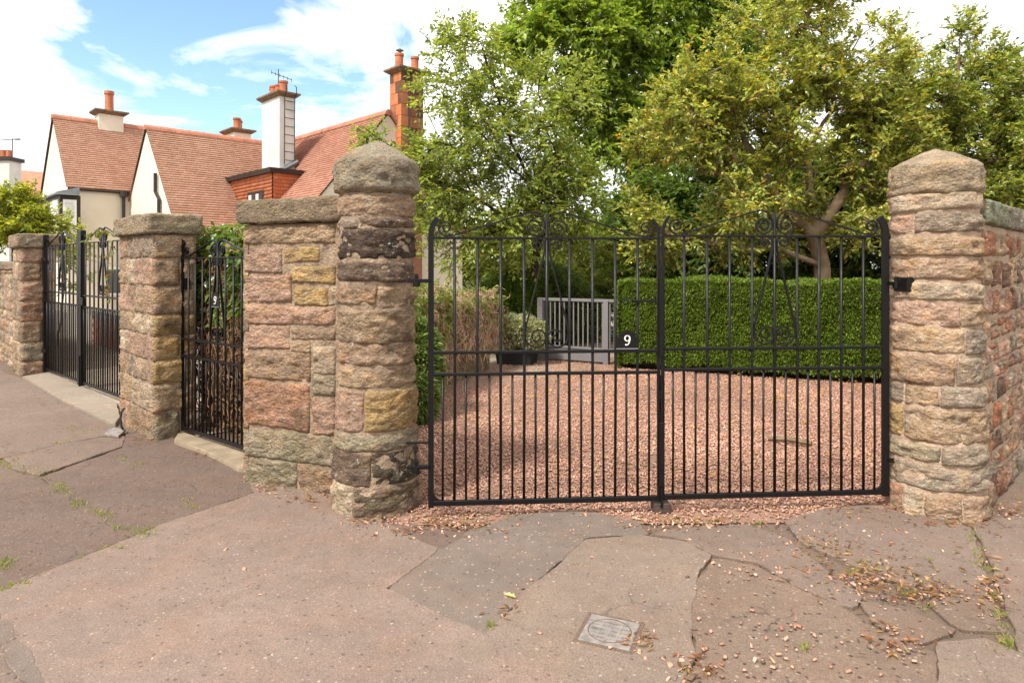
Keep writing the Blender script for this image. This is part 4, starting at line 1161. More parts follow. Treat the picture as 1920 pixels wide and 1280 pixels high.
for i in range(nb_):
    p0 = w0 + (w1 - w0) * (i + .10) / nb_; p1 = w0 + (w1 - w0) * (i + .90) / nb_
    m = MB(); m.hexa([AB(p0, b0 - .53, 2.42), AB(p1, b0 - .53, 2.42), AB(p1, b0 - .49, 2.42), AB(p0, b0 - .49, 2.42)], [AB(p0, b0 - .53, 3.58), AB(p1, b0 - .53, 3.58), AB(p1, b0 - .49, 3.58), AB(p0, b0 - .49, 3.58)])
    fr = m.build('window', WHITEPAINT, bo)
    q0, q1 = p0 + .07, p1 - .07
    m = MB(); m.hexa([AB(q0, b0 - .545, 2.5), AB(q1, b0 - .545, 2.5), AB(q1, b0 - .52, 2.5), AB(q0, b0 - .52, 2.5)], [AB(q0, b0 - .545, 3.5), AB(q1, b0 - .545, 3.5), AB(q1, b0 - .52, 3.5), AB(q0, b0 - .52, 3.5)])
    m.build('pane', CURTAIN, fr)
# side of the bay facing the viewer
m = MB(); m.hexa([AB(w0 - .03, b0 - .42, 2.42), AB(w0 + .02, b0 - .42, 2.42), AB(w0 + .02, b0 - .06, 2.42), AB(w0 - .03, b0 - .06, 2.42)], [AB(w0 - .03, b0 - .42, 3.58), AB(w0 + .02, b0 - .42, 3.58), AB(w0 + .02, b0 - .06, 3.58), AB(w0 - .03, b0 - .06, 3.58)])
fr = m.build('window', WHITEPAINT, bo)
m = MB(); m.hexa([AB(w0 - .04, b0 - .36, 2.5), AB(w0, b0 - .36, 2.5), AB(w0, b0 - .12, 2.5), AB(w0 - .04, b0 - .12, 2.5)], [AB(w0 - .04, b0 - .36, 3.5), AB(w0, b0 - .36, 3.5), AB(w0, b0 - .12, 3.5), AB(w0 - .04, b0 - .12, 3.5)])
m.build('pane', CURTAIN, fr)
# a low window in the long wall, seen through the gates
for (p0, p1) in ((6.0, 6.7),):
    m = MB(); m.hexa([AB(a0 - .04, p0, .5), AB(a0 + .05, p0, .5), AB(a0 + .05, p1, .5), AB(a0 - .04, p1, .5)], [AB(a0 - .04, p0, 1.5), AB(a0 + .05, p0, 1.5), AB(a0 + .05, p1, 1.5), AB(a0 - .04, p1, 1.5)])
    wn2 = m.build('window', WHITEPAINT, house)
    m = MB(); m.hexa([AB(a0 - .055, p0 + .1, .6), AB(a0, p0 + .1, .6), AB(a0, p1 - .1, .6), AB(a0 - .055, p1 - .1, .6)], [AB(a0 - .055, p0 + .1, 1.4), AB(a0, p0 + .1, 1.4), AB(a0, p1 - .1, 1.4), AB(a0 - .055, p1 - .1, 1.4)])
    m.build('pane', GLASS, wn2)

# far house at the left edge
fh = thing('house', 'far white house with a red hipped roof, white chimney and television aerial', 'house', W(30, 470, 36))
o_ = W(30, 470, 36); o_.z = 0
def fbox(x0, x1, y0, y1, z0, z1, nm, mat, par=None):
    m = MB(Matrix.Translation(o_)); m.box(x0, x1, y0, y1, z0, z1); return m.build(nm, mat, par or fh)
fbox(-4, 1.75, 0.6, 7, -.06, 5.05, 'wall', WHITE_RENDER)
m = MB(Matrix.Translation(o_)); m._add([(-4.3, .3, 5.05), (2.05, .3, 5.05), (2.05, 7.3, 5.05), (-4.3, 7.3, 5.05), (-3.0, 3.8, 7.3), (-0.3, 3.8, 7.05)], [(0, 1, 5, 4), (1, 2, 5), (2, 3, 4, 5), (3, 0, 4), (3, 2, 1, 0)]); m.build('roof', RIDGE, fh)
fch = fbox(-1.35, 0.05, -.55, 0.35, 0, 7.15, 'chimney', WHITE_RENDER)
fbox(-1.45, .15, -.65, .45, 7.15, 7.35, 'chimney_cap', DARKTRIM, fch)
for x in (-.95, -.6, -.3):
    m = MB(Matrix.Translation(o_)); m.lathe([(.15, 7.35), (.14, 7.7), (.16, 7.75), (.1, 7.75)], (x, -.1, 0), 10); m.build('chimney_pot', TERRA, fch)
m = MB(Matrix.Translation(o_)); m.tube([(-.05, -.2, 7.2), (-.05, -.2, 8.35)], 0.025, 5); m.tube([(-.75, -.2, 8.28), (.35, -.2, 8.36)], 0.022, 4)
for i in range(5): m.tube([(0.05 + i * .07, -.35, 8.33), (0.05 + i * .07, -.05, 8.33)], 0.015, 4)
m.build('aerial', DARKTRIM, fch)
for x0 in (0.25, 1.05):
    w_ = fbox(x0, x0 + .62, .52, .62, 3.4, 4.7, 'window', WHITEPAINT)
    fbox(x0 + .08, x0 + .54, .49, .54, 4.1, 4.62, 'pane', GLASS, w_); fbox(x0 + .08, x0 + .54, .49, .54, 3.48, 4.02, 'pane', GLASS, w_)

# low brick garden wall inside the double gates
bw = thing('brick_wall', 'low red brick garden wall with a pale coping inside the double gates', 'brick wall', AB(13.6, 5.2, 0))
bme = None
bA, bL = AB(11.2, 3.3, 0), 4.0
SBk = None
m = MB(); q = [bA + HB * .02, bA + HA * bL + HB * .02, bA + HA * bL + HB * .2, bA + HB * .2]
m.hexa([p + Vector((0, 0, -.02)) for p in q], [p + Vector((0, 0, .55)) for p in q]); m.build('mortar_core', MORTAR, bw)
for r_ in range(7):
    for i in range(17):
        s_ = i * 0.235 + (r_ % 2) * 0.117
        if s_ > bL - .22: continue
        if bme is None:
            mm = MB(); mm.hexa([-HB * 0.0, HA * .222, HA * .222 + HB * .05, HB * .05], [Vector((0, 0, .065)), HA * .222 + Vector((0, 0, .065)), HA * .222 + HB * .05 + Vector((0, 0, .065)), HB * .05 + Vector((0, 0, .065))])
            ob = mm.build('brick', BRICK, bw); bme = ob.data
        else:
            ob = bpy.data.objects.new('brick', bme); col.objects.link(ob); ob.parent = bw; ob.matrix_parent_inverse = Matrix.Translation(-ORG[bw.name])
        ob.location = bA + HA * s_ + Vector((0, 0, .006 + r_ * .077))
m = MB(); q = [bA - HB * .04, bA + HA * bL - HB * .04, bA + HA * bL + HB * .26, bA + HB * .26]
m.hexa([p + Vector((0, 0, .55)) for p in q], [p + Vector((0, 0, .64)) for p in q]); m.build('coping', CONC, bw)

# ------------------------------------------------------------------ drive: grey gate, fence, planter
ga, gb_ = Vector((0.43, 10.8, 0)), Vector((1.62, 10.15, 0))
gg = thing('garden_gate', 'low grey painted metal gate with thin uprights at the end of the gravel drive', 'gate', ga)
d_ = (gb_ - ga).normalized(); n_ = Vector((-d_.y, d_.x, 0)); Lg = (gb_ - ga).length
Mg = Matrix(((d_.x, n_.x, 0, ga.x), (d_.y, n_.y, 0, ga.y), (0, 0, 1, 0), (0, 0, 0, 1)))
def gpart(nm, *a): 
    m = MB(Mg); m.bev(*a, 0.003); return m.build(nm, GREYPAINT, gg)
gpart('post', 0, 0.09, -.05, .05, -.02, 1.0)
gpart('post', Lg * .83, Lg * .83 + .08, -.05, .05, -.02, 0.99)
gpart('post', Lg - .02, Lg + .06, -.05, .05, -.02, 0.99)
gpart('top_rail', 0.09, Lg + .02, -.03, .03, 0.955, 1.0)
gpart('kick_panel', 0.09, Lg * .83, -.015, .015, 0.03, 0.215)
gpart('bottom_rail', 0.09, Lg + .02, -.03, .03, 0.215, 0.245)
for i in range(13):
    x = 0.135 + i * (Lg * .83 - .16) / 12
    gpart('upright', x - .009, x + .009, -.010, .010, 0.245, 0.955)
for i in range(2): gpart('upright', Lg * .88 + .02 + i * .07, Lg * .88 + .038 + i * .07, -.01, .01, .245, .955)

fence = thing('paling_fence', 'weathered wooden paling fence under the brown climber', 'fence', (-0.95, 7.9, 0))
fd = Vector((0.60, 1.80, 0)).normalized(); fA = Vector((-0.98, 7.85, 0))
for i in range(24):
    p = fA + fd * (i * 0.085)
    m = MB(Matrix.Translation(p) @ Matrix.Rotation(math.atan2(fd.y, fd.x) + random.uniform(-.05, .05), 4, 'Z') @ Matrix.Rotation(random.uniform(-.02, .02), 4, 'Y'))
    h_ = random.uniform(.80, .86)
    m.prism([(0, -.01, -.02), (.066, -.01, -.02), (.066, -.01, h_), (.033, -.01, h_ + .04), (0, -.01, h_)], (0, 0.018, 0)); m.build('paling', WOOD, fence)
for z in (0.25, 0.65):
    m = MB(); nn_ = Vector((-fd.y, fd.x, 0)) * 0.03
    m.tube([fA + nn_ + Vector((0, 0, z)), fA + fd * 2.1 + nn_ + Vector((0, 0, z))], 0.03, 4); m.build('rail', WOOD, fence)
pl_ = thing('planter', 'black box planter standing at the end of the paling fence', 'planter', (0.10, 10.35, 0))
m = MB(Matrix.Translation((0.08, 10.4, 0)) @ Matrix.Rotation(-.3, 4, 'Z'))
m._add([(-.26, -.2, -.02), (.26, -.2, -.02), (.26, .2, -.02), (-.26, .2, -.02), (-.29, -.24, .24), (.29, -.24, .24), (.29, .24, .24), (-.29, .24, .24)], [(0, 3, 2, 1), (4, 5, 6, 7), (0, 1, 5, 4), (1, 2, 6, 5), (2, 3, 7, 6), (3, 0, 4, 7)])
m.build('box', BLACKPOT, pl_)
m = MB(Matrix.Translation((0.08, 10.4, 0)) @ Matrix.Rotation(-.3, 4, 'Z')); m.bev(-.31, .31, -.26, .26, .24, .265, .004); m.build('rim', BLACKPOT, pl_)

# ------------------------------------------------------------------ foliage
def unit(a): return a / np.maximum(np.linalg.norm(a, axis=-1, keepdims=True), 1e-9)

def leaf_np(p, d, n, L, Wd, tint, fold=0.22, droop=0.12):
    d = unit(d); s = unit(np.cross(d, n)); n2 = np.cross(s, d)
    L = np.asarray(L)[:, None]; Wd = np.asarray(Wd)[:, None]
    a = p; c = p + d * L; c = c - np.array([0, 0, 1.0]) * L * droop
    m1 = p + d * L * 0.45 + s * Wd * .5 + n2 * Wd * fold
    m2 = p + d * L * 0.45 - s * Wd * .5 + n2 * Wd * fold
    V = np.stack([a, m1, c, m2], 1).reshape(-1, 3)
    k = np.arange(len(p)) * 4
    Fc = np.concatenate([np.stack([k, k + 1, k + 2], 1), np.stack([k, k + 2, k + 3], 1)])
    return V, Fc, np.repeat(tint, 4, 0)

def pick_tint(n, palette, weights, var, g):
    pal = np.array(palette); w = np.array(weights, float); w /= w.sum()
    t = pal[g.choice(len(pal), n, p=w)]
    return np.clip(t * (1 + g.normal(0, var, (n, 1))) * (1 + g.normal(0, .05, (n, 3))), 0.004, 0.9)

def segs_mesh(name, P0, P1, r0, r1, mat, parent, sides=5, tint=None):
    P0, P1 = np.array(P0, float), np.array(P1, float); r0, r1 = np.array(r0, float)[:, None], np.array(r1, float)[:, None]
    t = unit(P1 - P0)
    ref = np.where(np.abs(t[:, 2:3]) < .9, np.array([[0, 0, 1.0]]), np.array([[1.0, 0, 0]]))
    s = unit(np.cross(t, ref)); q = np.cross(s, t)
    rings = []
    for P, r in ((P0, r0), (P1, r1)):
        for k in range(sides):
            a = 2 * math.pi * k / sides
            rings.append(P + (s * math.cos(a) + q * math.sin(a)) * r)
    V = np.stack(rings, 1).reshape(-1, 3)
    b = np.arange(len(P0))[:, None] * (2 * sides)
    Fc = np.concatenate([np.concatenate([b + k, b + (k + 1) % sides, b + sides + (k + 1) % sides, b + sides + k], 1) for k in range(sides)])
    tt = None if tint is None else np.repeat(np.asarray(tint), 2 * sides, 0)
    return np_mesh(name, V, Fc, mat, parent, tt, smooth=True)

def E(u, v, Y, ru, rv, ry, w=1.0):
    c = W(u, v, Y); return (c.x, c.y, c.z, ru / F * Y, ry, rv / F * Y, w)

def make_tree(name, label, base, limbs, ells, ncl, twigs, lpt, leafL, leafW, palette, weights, twigL, bark, seed, leafmat=LEAF, cat='tree', group=None,
              shell=0.45, r_tip=0.0035, up=0.25, droop=0.12, minz=0.3, var=0.18, rmax=0.2, spread=0.85, twig_tint=(0.10, 0.07, 0.045), pw=0.47, gap=-0.28):
    g = np.random.default_rng(seed)
    root = thing(name, label, cat, base, group)
    nodes, par, limbset = [], [], []
    def add_chain(pts, p):
        for q in pts:
            nodes.append(np.array(q, float)); par.append(p); p = len(nodes) - 1
        return p
    for li, limb in enumerate(limbs):
        pts = [np.array(q, float) for q in limb]
        if li == 0: p = -1
        else: p = int(np.argmin([np.linalg.norm(n - pts[0]) for n in nodes]))
        out = []
        for a, b in zip(pts[:-1], pts[1:]):
            k = max(2, int(np.linalg.norm(b - a) / 0.22))
            for i in range(k): out.append(a + (b - a) * i / k + g.normal(0, .012, 3))
        out.append(pts[-1])
        if li > 0: out = out[1:]
        add_chain(out, p)
    # cluster centres in the crown
    ew = np.array([e[6] * (e[3] * e[4] * e[5]) ** 0.8 for e in ells]); ew /= ew.sum()
    C, O = [], []
    while len(C) < ncl:
        e = ells[g.choice(len(ells), p=ew)]
        v = unit(g.normal(0, 1, 3)); r = g.random() ** (1 / 3) if g.random() > shell else 0.8 + 0.26 * g.random()
        c = np.array(e[:3]) + v * r * np.array(e[3:6])
        if c[2] < minz: continue
        if noise.noise(Vector(c * 0.9) + Vector((seed, 0, 0))) < gap: continue      # gaps between the boughs
        C.append(c); O.append(v)
    C, O = np.array(C), np.array(O)
    left = np.ones(len(C), bool)
    ND = np.array(nodes)
    D = np.linalg.norm(C[:, None] - ND[None], axis=2) + 0.35 * np.maximum(0, ND[None, :, 2] - C[:, None, 2])
    best, bi = D.min(1), D.argmin(1)
    tips = np.zeros(len(C), int)
    for _ in range(len(C)):
        i = int(np.argmin(np.where(left, best, 1e9)))
        left[i] = False
        j = int(bi[i]); a, b = nodes[j], C[i]
        L = np.linalg.norm(b - a); k = max(2, int(L / 0.22))
        dirp = unit(nodes[j] - nodes[par[j]]) if par[j] >= 0 else np.array([0, 0, 1.0])
        mid = a + (b - a) * .45 + dirp * L * .15 + g.normal(0, .05, 3) * L
        new = []
        for q in range(1, k + 1):
            f = q / k
            new.append((1 - f) ** 2 * a + 2 * f * (1 - f) * mid + f * f * b)
        s0 = len(nodes); add_chain(new, j); tips[i] = len(nodes) - 1
        NN = np.array(new)
        DD = np.linalg.norm(C[:, None] - NN[None], axis=2) + 0.35 * np.maximum(0, NN[None, :, 2] - C[:, None, 2])
        mn = DD.min(1); upd = mn < best
        best[upd] = mn[upd]; bi[upd] = s0 + DD.argmin(1)[upd]
    cnt = np.zeros(len(nodes)); cnt[tips] += 1
    for i in range(len(nodes) - 1, -1, -1):
        if par[i] >= 0: cnt[par[i]] += cnt[i]
    rad = np.minimum(rmax, r_tip * np.maximum(cnt, 1) ** pw)
    nd = np.array(nodes); pr = np.array(par)
    ii = np.where(pr >= 0)[0]
    segs_mesh('trunk', nd[pr[ii]], nd[ii], np.minimum(rad[pr[ii]], rad[ii] * 1.5 + .004), rad[ii], bark, root, 7)
    # twigs and leaves
    nT = len(C) * twigs
    cc = np.repeat(C, twigs, 0); oo = np.repeat(O, twigs, 0)
    td = unit(oo * 0.6 + g.normal(0, spread, (nT, 3)) + np.array([0, 0, up]))
    tl = twigL * g.uniform(.55, 1.25, nT)
    tp0 = cc + g.normal(0, twigL * .16, (nT, 3))
    ctint = np.repeat(1 + g.normal(0, .10, (len(C), 1)), twigs, 0)
    f = np.linspace(.15, 1.0, lpt)[None, :] + g.normal(0, .03, (nT, lpt))
    P = tp0[:, None] + td[:, None] * (tl[:, None] * f)[..., None]
    P[..., 2] -= (f ** 2) * tl[:, None] * droop
    sgn = np.where(np.arange(lpt) % 2 == 0, 1.0, -1.0)[None, :, None]
    side = unit(np.cross(td, np.array([0, 0, 1.0]) + g.normal(0, .25, (nT, 3))))[:, None]
    ld = td[:, None] * 0.75 + side * sgn * 0.8 + g.normal(0, .30, (nT, lpt, 3)) + np.array([0, 0, -droop])
    nv = np.array([0, 0, 1.0]) + g.normal(0, .45, (nT, lpt, 3))
    n_l = nT * lpt
    tint = pick_tint(n_l, palette, weights, var, g) * np.repeat(ctint, lpt, 0)
    V, Fc, T = leaf_np(P.reshape(-1, 3), ld.reshape(-1, 3), nv.reshape(-1, 3), leafL * g.uniform(.65, 1.2, n_l), leafW * g.uniform(.7, 1.2, n_l), tint, droop=droop)
    cr = np_mesh('crown', V, Fc, leafmat, root, T)
    cr['kind'] = 'stuff'
    tw = segs_mesh('twigs', tp0, tp0 + td * tl[:, None] * .95 - np.array([0, 0, 1.0]) * (tl * droop * .9)[:, None], np.full(nT, .0035), np.full(nT, .0015), TWIG, root, 3,
                   np.tile(np.array(twig_tint), (nT, 1)))
    tw['kind'] = 'stuff'
    return root

GREENS = [(0.245, 0.300, 0.070), (0.190, 0.245, 0.057), (0.315, 0.370, 0.094), (0.125, 0.172, 0.044)]
# cherry-like tree in front of the house
b1_ = W(1000, 690, 11.6); b1_.z = 0
make_tree('leafy_tree', 'light green fine leaved tree in front of the red sandstone chimney', b1_,
          [[b1_, W(1000, 520, 11.6), W(1012, 450, 11.5), W(1042, 395, 11.4), W(1000, 350, 11.3), W(960, 270, 11.2), W(925, 160, 11.1), W(905, 90, 11.0)],
           [W(1012, 450, 11.5), W(960, 420, 11.3), W(890, 370, 11.1), W(840, 300, 11.0), W(800, 210, 11.0)],
           [W(1000, 350, 11.3), W(940, 300, 11), W(880, 220, 10.8), W(850, 120, 10.8)],
           [W(1042, 395, 11.4), W(1060, 330, 11.6), W(1040, 250, 11.7), W(1010, 180, 11.7)],
           [W(890, 370, 11.1), W(810, 330, 10.7), W(740, 280, 10.4), W(690, 245, 10.3)],
           [W(960, 420, 11.3), W(880, 430, 11), W(820, 410, 10.8)]],
          [E(870, 165, 11, 75, 105, .9), E(930, 300, 11.2, 130, 130, 1.3), E(850, 320, 10.9, 80, 110, 1.0), E(1030, 230, 11.6, 95, 130, 1.1), E(850, 430, 10.9, 75, 65, 1.0),
           E(970, 430, 11.4, 120, 70, 1.2), E(1060, 370, 11.6, 80, 90, .9), E(905, 95, 11, 40, 55, .4, 1.5), E(720, 262, 10.4, 42, 20, .3, 1.6), E(830, 105, 11, 28, 40, .3, 1.3)],
          520, 6, 9, 0.100, 0.048, GREENS + [(0.32, 0.36, 0.08)], [4, 4, 2.5, 2, 1.5], 0.36, BARK_DARK, 11, droop=0.13, up=0.30)
# big tree behind
b2_ = W(1290, 640, 18.5); b2_.z = 0
make_tree('tall_tree', 'tall bright green broadleaf tree rising behind the light fine leaved tree', b2_,
          [[b2_, W(1290, 450, 18.5), W(1285, 330, 18.5), W(1265, 200, 18.4), W(1240, 60, 18.3), W(1220, -60, 18.2)],
           [W(1285, 330, 18.5), W(1230, 230, 18), W(1150, 130, 17.6), W(1070, 80, 17.4), W(1010, 50, 17.3)],
           [W(1265, 200, 18.4), W(1200, 120, 18), W(1130, 20, 17.6), W(1060, -40, 17.4)],
           [W(1285, 330, 18.5), W(1240, 290, 18), W(1190, 270, 17.5), W(1140, 290, 17.2)],
           [W(1265, 200, 18.4), W(1320, 100, 18.6), W(1360, 0, 18.6)]],
          [E(1080, 90, 17.0, 125, 85, 1.6, 1.3), E(1010, 60, 16.8, 60, 55, 1.0, 1.2), E(1110, 190, 17, 70, 50, 1), E(1200, 120, 18, 100, 110, 2), E(1130, 220, 17.5, 80, 65, 1.3), E(1230, 260, 18, 85, 110, 1.6), E(1060, 0, 17.5, 90, 60, 1.4), E(1250, 10, 18, 130, 90, 2),
           E(1160, 330, 17.4, 70, 70, 1.0), E(1210, 420, 18, 80, 70, 1.2), E(1110, 400, 17.6, 40, 50, .7, .6), E(1180, -90, 18, 200, 80, 2), E(1340, 90, 18.6, 90, 130, 1.6), E(1390, 20, 18.8, 110, 90, 1.6, 1.2), E(1300, 200, 18.6, 80, 110, 1.4)],
          1150, 7, 10, 0.14, 0.100, [(0.235, 0.325, 0.050), (0.180, 0.262, 0.042), (0.315, 0.395, 0.072), (0.105, 0.165, 0.030)], [4, 4, 2.5, 2], 0.50, BARK_DARK, 23, droop=0.22, up=0.1)
# holly-like tree over the hedge
b3_ = W(1545, 690, 10.9); b3_.z = 0
HOLLY = [(0.345, 0.38, 0.078), (0.235, 0.29, 0.066), (0.465, 0.475, 0.125), (0.125, 0.172, 0.044), (0.62, 0.38, 0.035), (0.52, 0.50, 0.20)]
make_tree('evergreen_tree', 'yellow-green glossy leaved tree with bare pale limbs above the clipped hedge', b3_,
          [[b3_, W(1545, 560, 10.9), W(1540, 500, 10.9), W(1528, 440, 10.8), W(1520, 370, 10.7), W(1512, 290, 10.6), W(1478, 235, 10.5), W(1490, 165, 10.5), W(1500, 90, 10.6)],
           [W(1540, 500, 10.9), W(1490, 478, 10.6), W(1440, 450, 10.4), W(1395, 405, 10.2), W(1350, 372, 10.1), W(1300, 330, 10)],
           [W(1528, 440, 10.8), W(1480, 400, 10.7), W(1440, 350, 10.6), W(1405, 280, 10.5), W(1365, 195, 10.5), W(1340, 130, 10.5)],
           [W(1512, 290, 10.6), W(1545, 230, 10.7), W(1590, 170, 10.8), W(1620, 110, 10.9)],
           [W(1528, 440, 10.8), W(1570, 380, 10.9), W(1620, 300, 11), W(1650, 230, 11)],
           [W(1405, 280, 10.5), W(1340, 260, 10.2), W(1280, 230, 10.1), W(1230, 200, 10)]],
          [E(1340, 140, 10.4, 110, 100, 1.0), E(1470, 100, 10.6, 120, 100, 1.1), E(1590, 140, 10.8, 100, 100, 1.0), E(1280, 250, 10.1, 90, 90, .9), E(1400, 240, 10.2, 90, 80, .9),
           E(1560, 250, 10.4, 110, 80, .9), E(1640, 290, 11, 80, 110, .9), E(1260, 380, 10.1, 70, 75, .7), E(1350, 350, 9.9, 80, 70, .7), E(1600, 390, 10.6, 80, 70, .8), E(1440, 400, 11.4, 120, 70, .6, .6),
           E(1480, 20, 10.7, 120, 40, .8), E(1470, 330, 10.1, 60, 50, .4, .7), E(1390, 440, 10.4, 80, 40, .5, .8), E(1240, 450, 10.3, 60, 45, .5)],
          1080, 6, 11, 0.088, 0.044, HOLLY, [5, 4, 4, 3, 0.8, 1.4], 0.27, BARK_PALE, 37, GLOSSLEAF, up=0.45, droop=0.04, rmax=0.13, r_tip=0.005, pw=0.48, gap=-0.17)
b4_ = W(1800, 690, 11.8); b4_.z = 0
make_tree('evergreen_tree', 'olive green bushy tree with upright leafy shoots behind the pale round pillar', b4_,
          [[b4_, W(1800, 480, 11.8), W(1795, 350, 11.8), W(1790, 220, 11.7), W(1800, 90, 11.7)], [W(1800, 480, 11.8), W(1840, 380, 11.8), W(1880, 260, 11.8), W(1900, 160, 11.8)],
           [W(1795, 350, 11.8), W(1750, 280, 11.5), W(1720, 180, 11.4)], [W(1840, 380, 11.8), W(1900, 330, 11.5), W(1960, 260, 11.5)]],
          [E(1790, 170, 11.7, 75, 110, .9), E(1880, 220, 11.8, 75, 100, .9), E(1720, 210, 11.4, 70, 90, .8), E(1740, 340, 11.3, 90, 110, .9), E(1870, 340, 11.4, 100, 90, .9), E(1980, 250, 11.6, 80, 120, .9), E(1900, 430, 11.5, 90, 60, .8), E(1805, 80, 11.7, 28, 45, .3, 1.3), E(1890, 130, 11.7, 35, 40, .3, 1.3)],
          760, 6, 11, 0.090, 0.045, HOLLY, [4, 6, 2.5, 4, 0.25, .6], 0.28, BARK, 41, GLOSSLEAF, up=0.55, droop=0.08)
# darker evergreens deep in the garden
DK = [(0.070, 0.122, 0.024), (0.098, 0.158, 0.030), (0.135, 0.195, 0.038), (0.046, 0.082, 0.018)]
for i, (u, v, Y, ru, rv, lab, sd_, pal, w_) in enumerate([
        (1215, 450, 15.5, 75, 114, 'dark broadleaf evergreen behind the end of the clipped hedge nearest the grey gate', 51, DK, [3, 3, 2, 2]),
        (1345, 415, 15.0, 100, 138, 'dark evergreen with a bare brown trunk rising behind the middle of the clipped hedge', 52, DK, [3, 3, 2, 2]),
        (1470, 405, 14.5, 95, 132, 'dark leafy evergreen in the shade behind the pale limbed tree', 53, DK, [3, 3, 2, 2]),
        (1620, 405, 14.0, 100, 144, 'dark evergreen between the pale limbed tree and the olive green bushy tree', 54, DK, [3, 3, 2, 2]),
        (1775, 435, 14.0, 110, 120, 'dark evergreen behind the pale round pillar under the olive green bushy tree', 55, DK, [3, 3, 2, 2])]):
    bb = W(u, v, Y); bb.z = 0
    make_tree('shade_tree', lab, bb, [[bb, (bb.x, bb.y, .8), W(u, v + 40, Y), W(u + 6, v - 60, Y)]], [E(u, v, Y, ru, rv, 1.1), E(u - 30, v + 30, Y - .5, ru * .6, rv * .5, .8), E(u + 35, v - 40, Y, ru * .6, rv * .6, .8)],
              330, 7, 9, 0.14, 0.070, pal, w_, 0.36, BARK_DARK, sd_, group='dark evergreens deep in the garden', minz=0.9)
LT = [(0.16, 0.21, 0.035), (0.21, 0.25, 0.045), (0.12, 0.165, 0.03), (0.28, 0.27, 0.05)]
bb = W(1110, 640, 14.5); bb.z = 0
make_tree('shrub', 'pale yellow-green shrub glimpsed through the uprights of the grey garden gate', bb, [[bb, W(1110, 560, 14.5), W(1110, 500, 14.5)]],
          [E(1100, 500, 14.5, 75, 60, .8), E(1140, 590, 14, 70, 60, .8), E(1060, 590, 14, 50, 60, .8)], 240, 6, 9, 0.10, 0.05, LT, [3, 2, 3, 1], 0.3, BARK, 61, cat='shrub', minz=0.05)
bb = W(40, 500, 11.0); bb.z = 0
YG = [(0.30, 0.33, 0.035), (0.24, 0.28, 0.03), (0.38, 0.39, 0.06), (0.18, 0.22, 0.03)]
make_tree('shrub', 'yellow-green leafy shrub above the old wall in front of the bay window', bb, [[bb, W(40, 480, 11), W(45, 420, 11)], [W(40, 480, 11), W(90, 430, 11)], [W(40, 480, 11), W(0, 410, 11)]],
          [E(20, 410, 11, 55, 48, .6), E(70, 425, 11, 40, 32, .5), E(-30, 420, 11, 50, 50, .5), E(45, 375, 11, 25, 22, .3), E(100, 412, 10.9, 18, 16, .2)], 200, 6, 9, 0.075, 0.040, YG, [4, 3, 2, 2], 0.22, BARK, 71, cat='shrub', up=.4)
bb = W(110, 470, 12.5); bb.z = 0
make_tree('shrub', 'thin leafy shrub seen through the bars of the double gates against the cream wall', bb, [[bb, W(120, 520, 12.5), W(125, 440, 12.5)]],
          [E(125, 450, 12.5, 34, 30, .4), E(140, 500, 12.3, 18, 40, .3)], 36, 5, 8, 0.08, 0.04, YG, [4, 3, 2, 2], 0.2, BARK, 72, cat='shrub', up=.3)
# far belt of trees closes the view
for i, (u, v, Y, ru, rv, sd_, lab) in enumerate([(1060, 470, 30, 90, 60, 81, 'distant green tree glimpsed below the fine leaved tree'), (930, 480, 27, 120, 50, 82, 'distant low tree beside the house gable wall'),
                                           (1990, 450, 20, 140, 110, 84, 'distant tree beyond the coping of the red rubble wall')]):
    bb = W(u, v, Y); bb.z = 0
    make_tree('distant_tree', lab, bb, [[bb, W(u, v + 20, Y), W(u, v - 20, Y)]], [E(u, v, Y, ru, rv, 2.0)], 200, 7, 9, 0.22, 0.12, GREENS, [3, 4, 2, 3], 0.6, BARK_DARK, sd_, group='distant trees')

# ---- clipped hedges and conifers from tufts of needles on a rounded body
def tufts(name, parent, P, Nn, per, L, Wd, palette, weights, seed, mat=NEEDLE, spread=0.55, gdir=(0, 0, -.25)):
    g = np.random.default_rng(seed)
    n = len(P) * per
    p = np.repeat(P, per, 0) + g.normal(0, L * .25, (n, 3)); nn = np.repeat(Nn, per, 0)
    d = unit(nn + g.normal(0, spread, (n, 3)) + np.array(gdir))
    nv = np.array([0, 0, 1.0]) + g.normal(0, .4, (n, 3))
    tint = pick_tint(n, palette, weights, .2, g)
    V, Fc, T = leaf_np(p, d, nv, L * g.uniform(.6, 1.3, n), Wd * g.uniform(.7, 1.3, n), tint, fold=.15)
    o = np_mesh(name, V, Fc, mat, parent, T)
    o['kind'] = 'stuff'
    return o

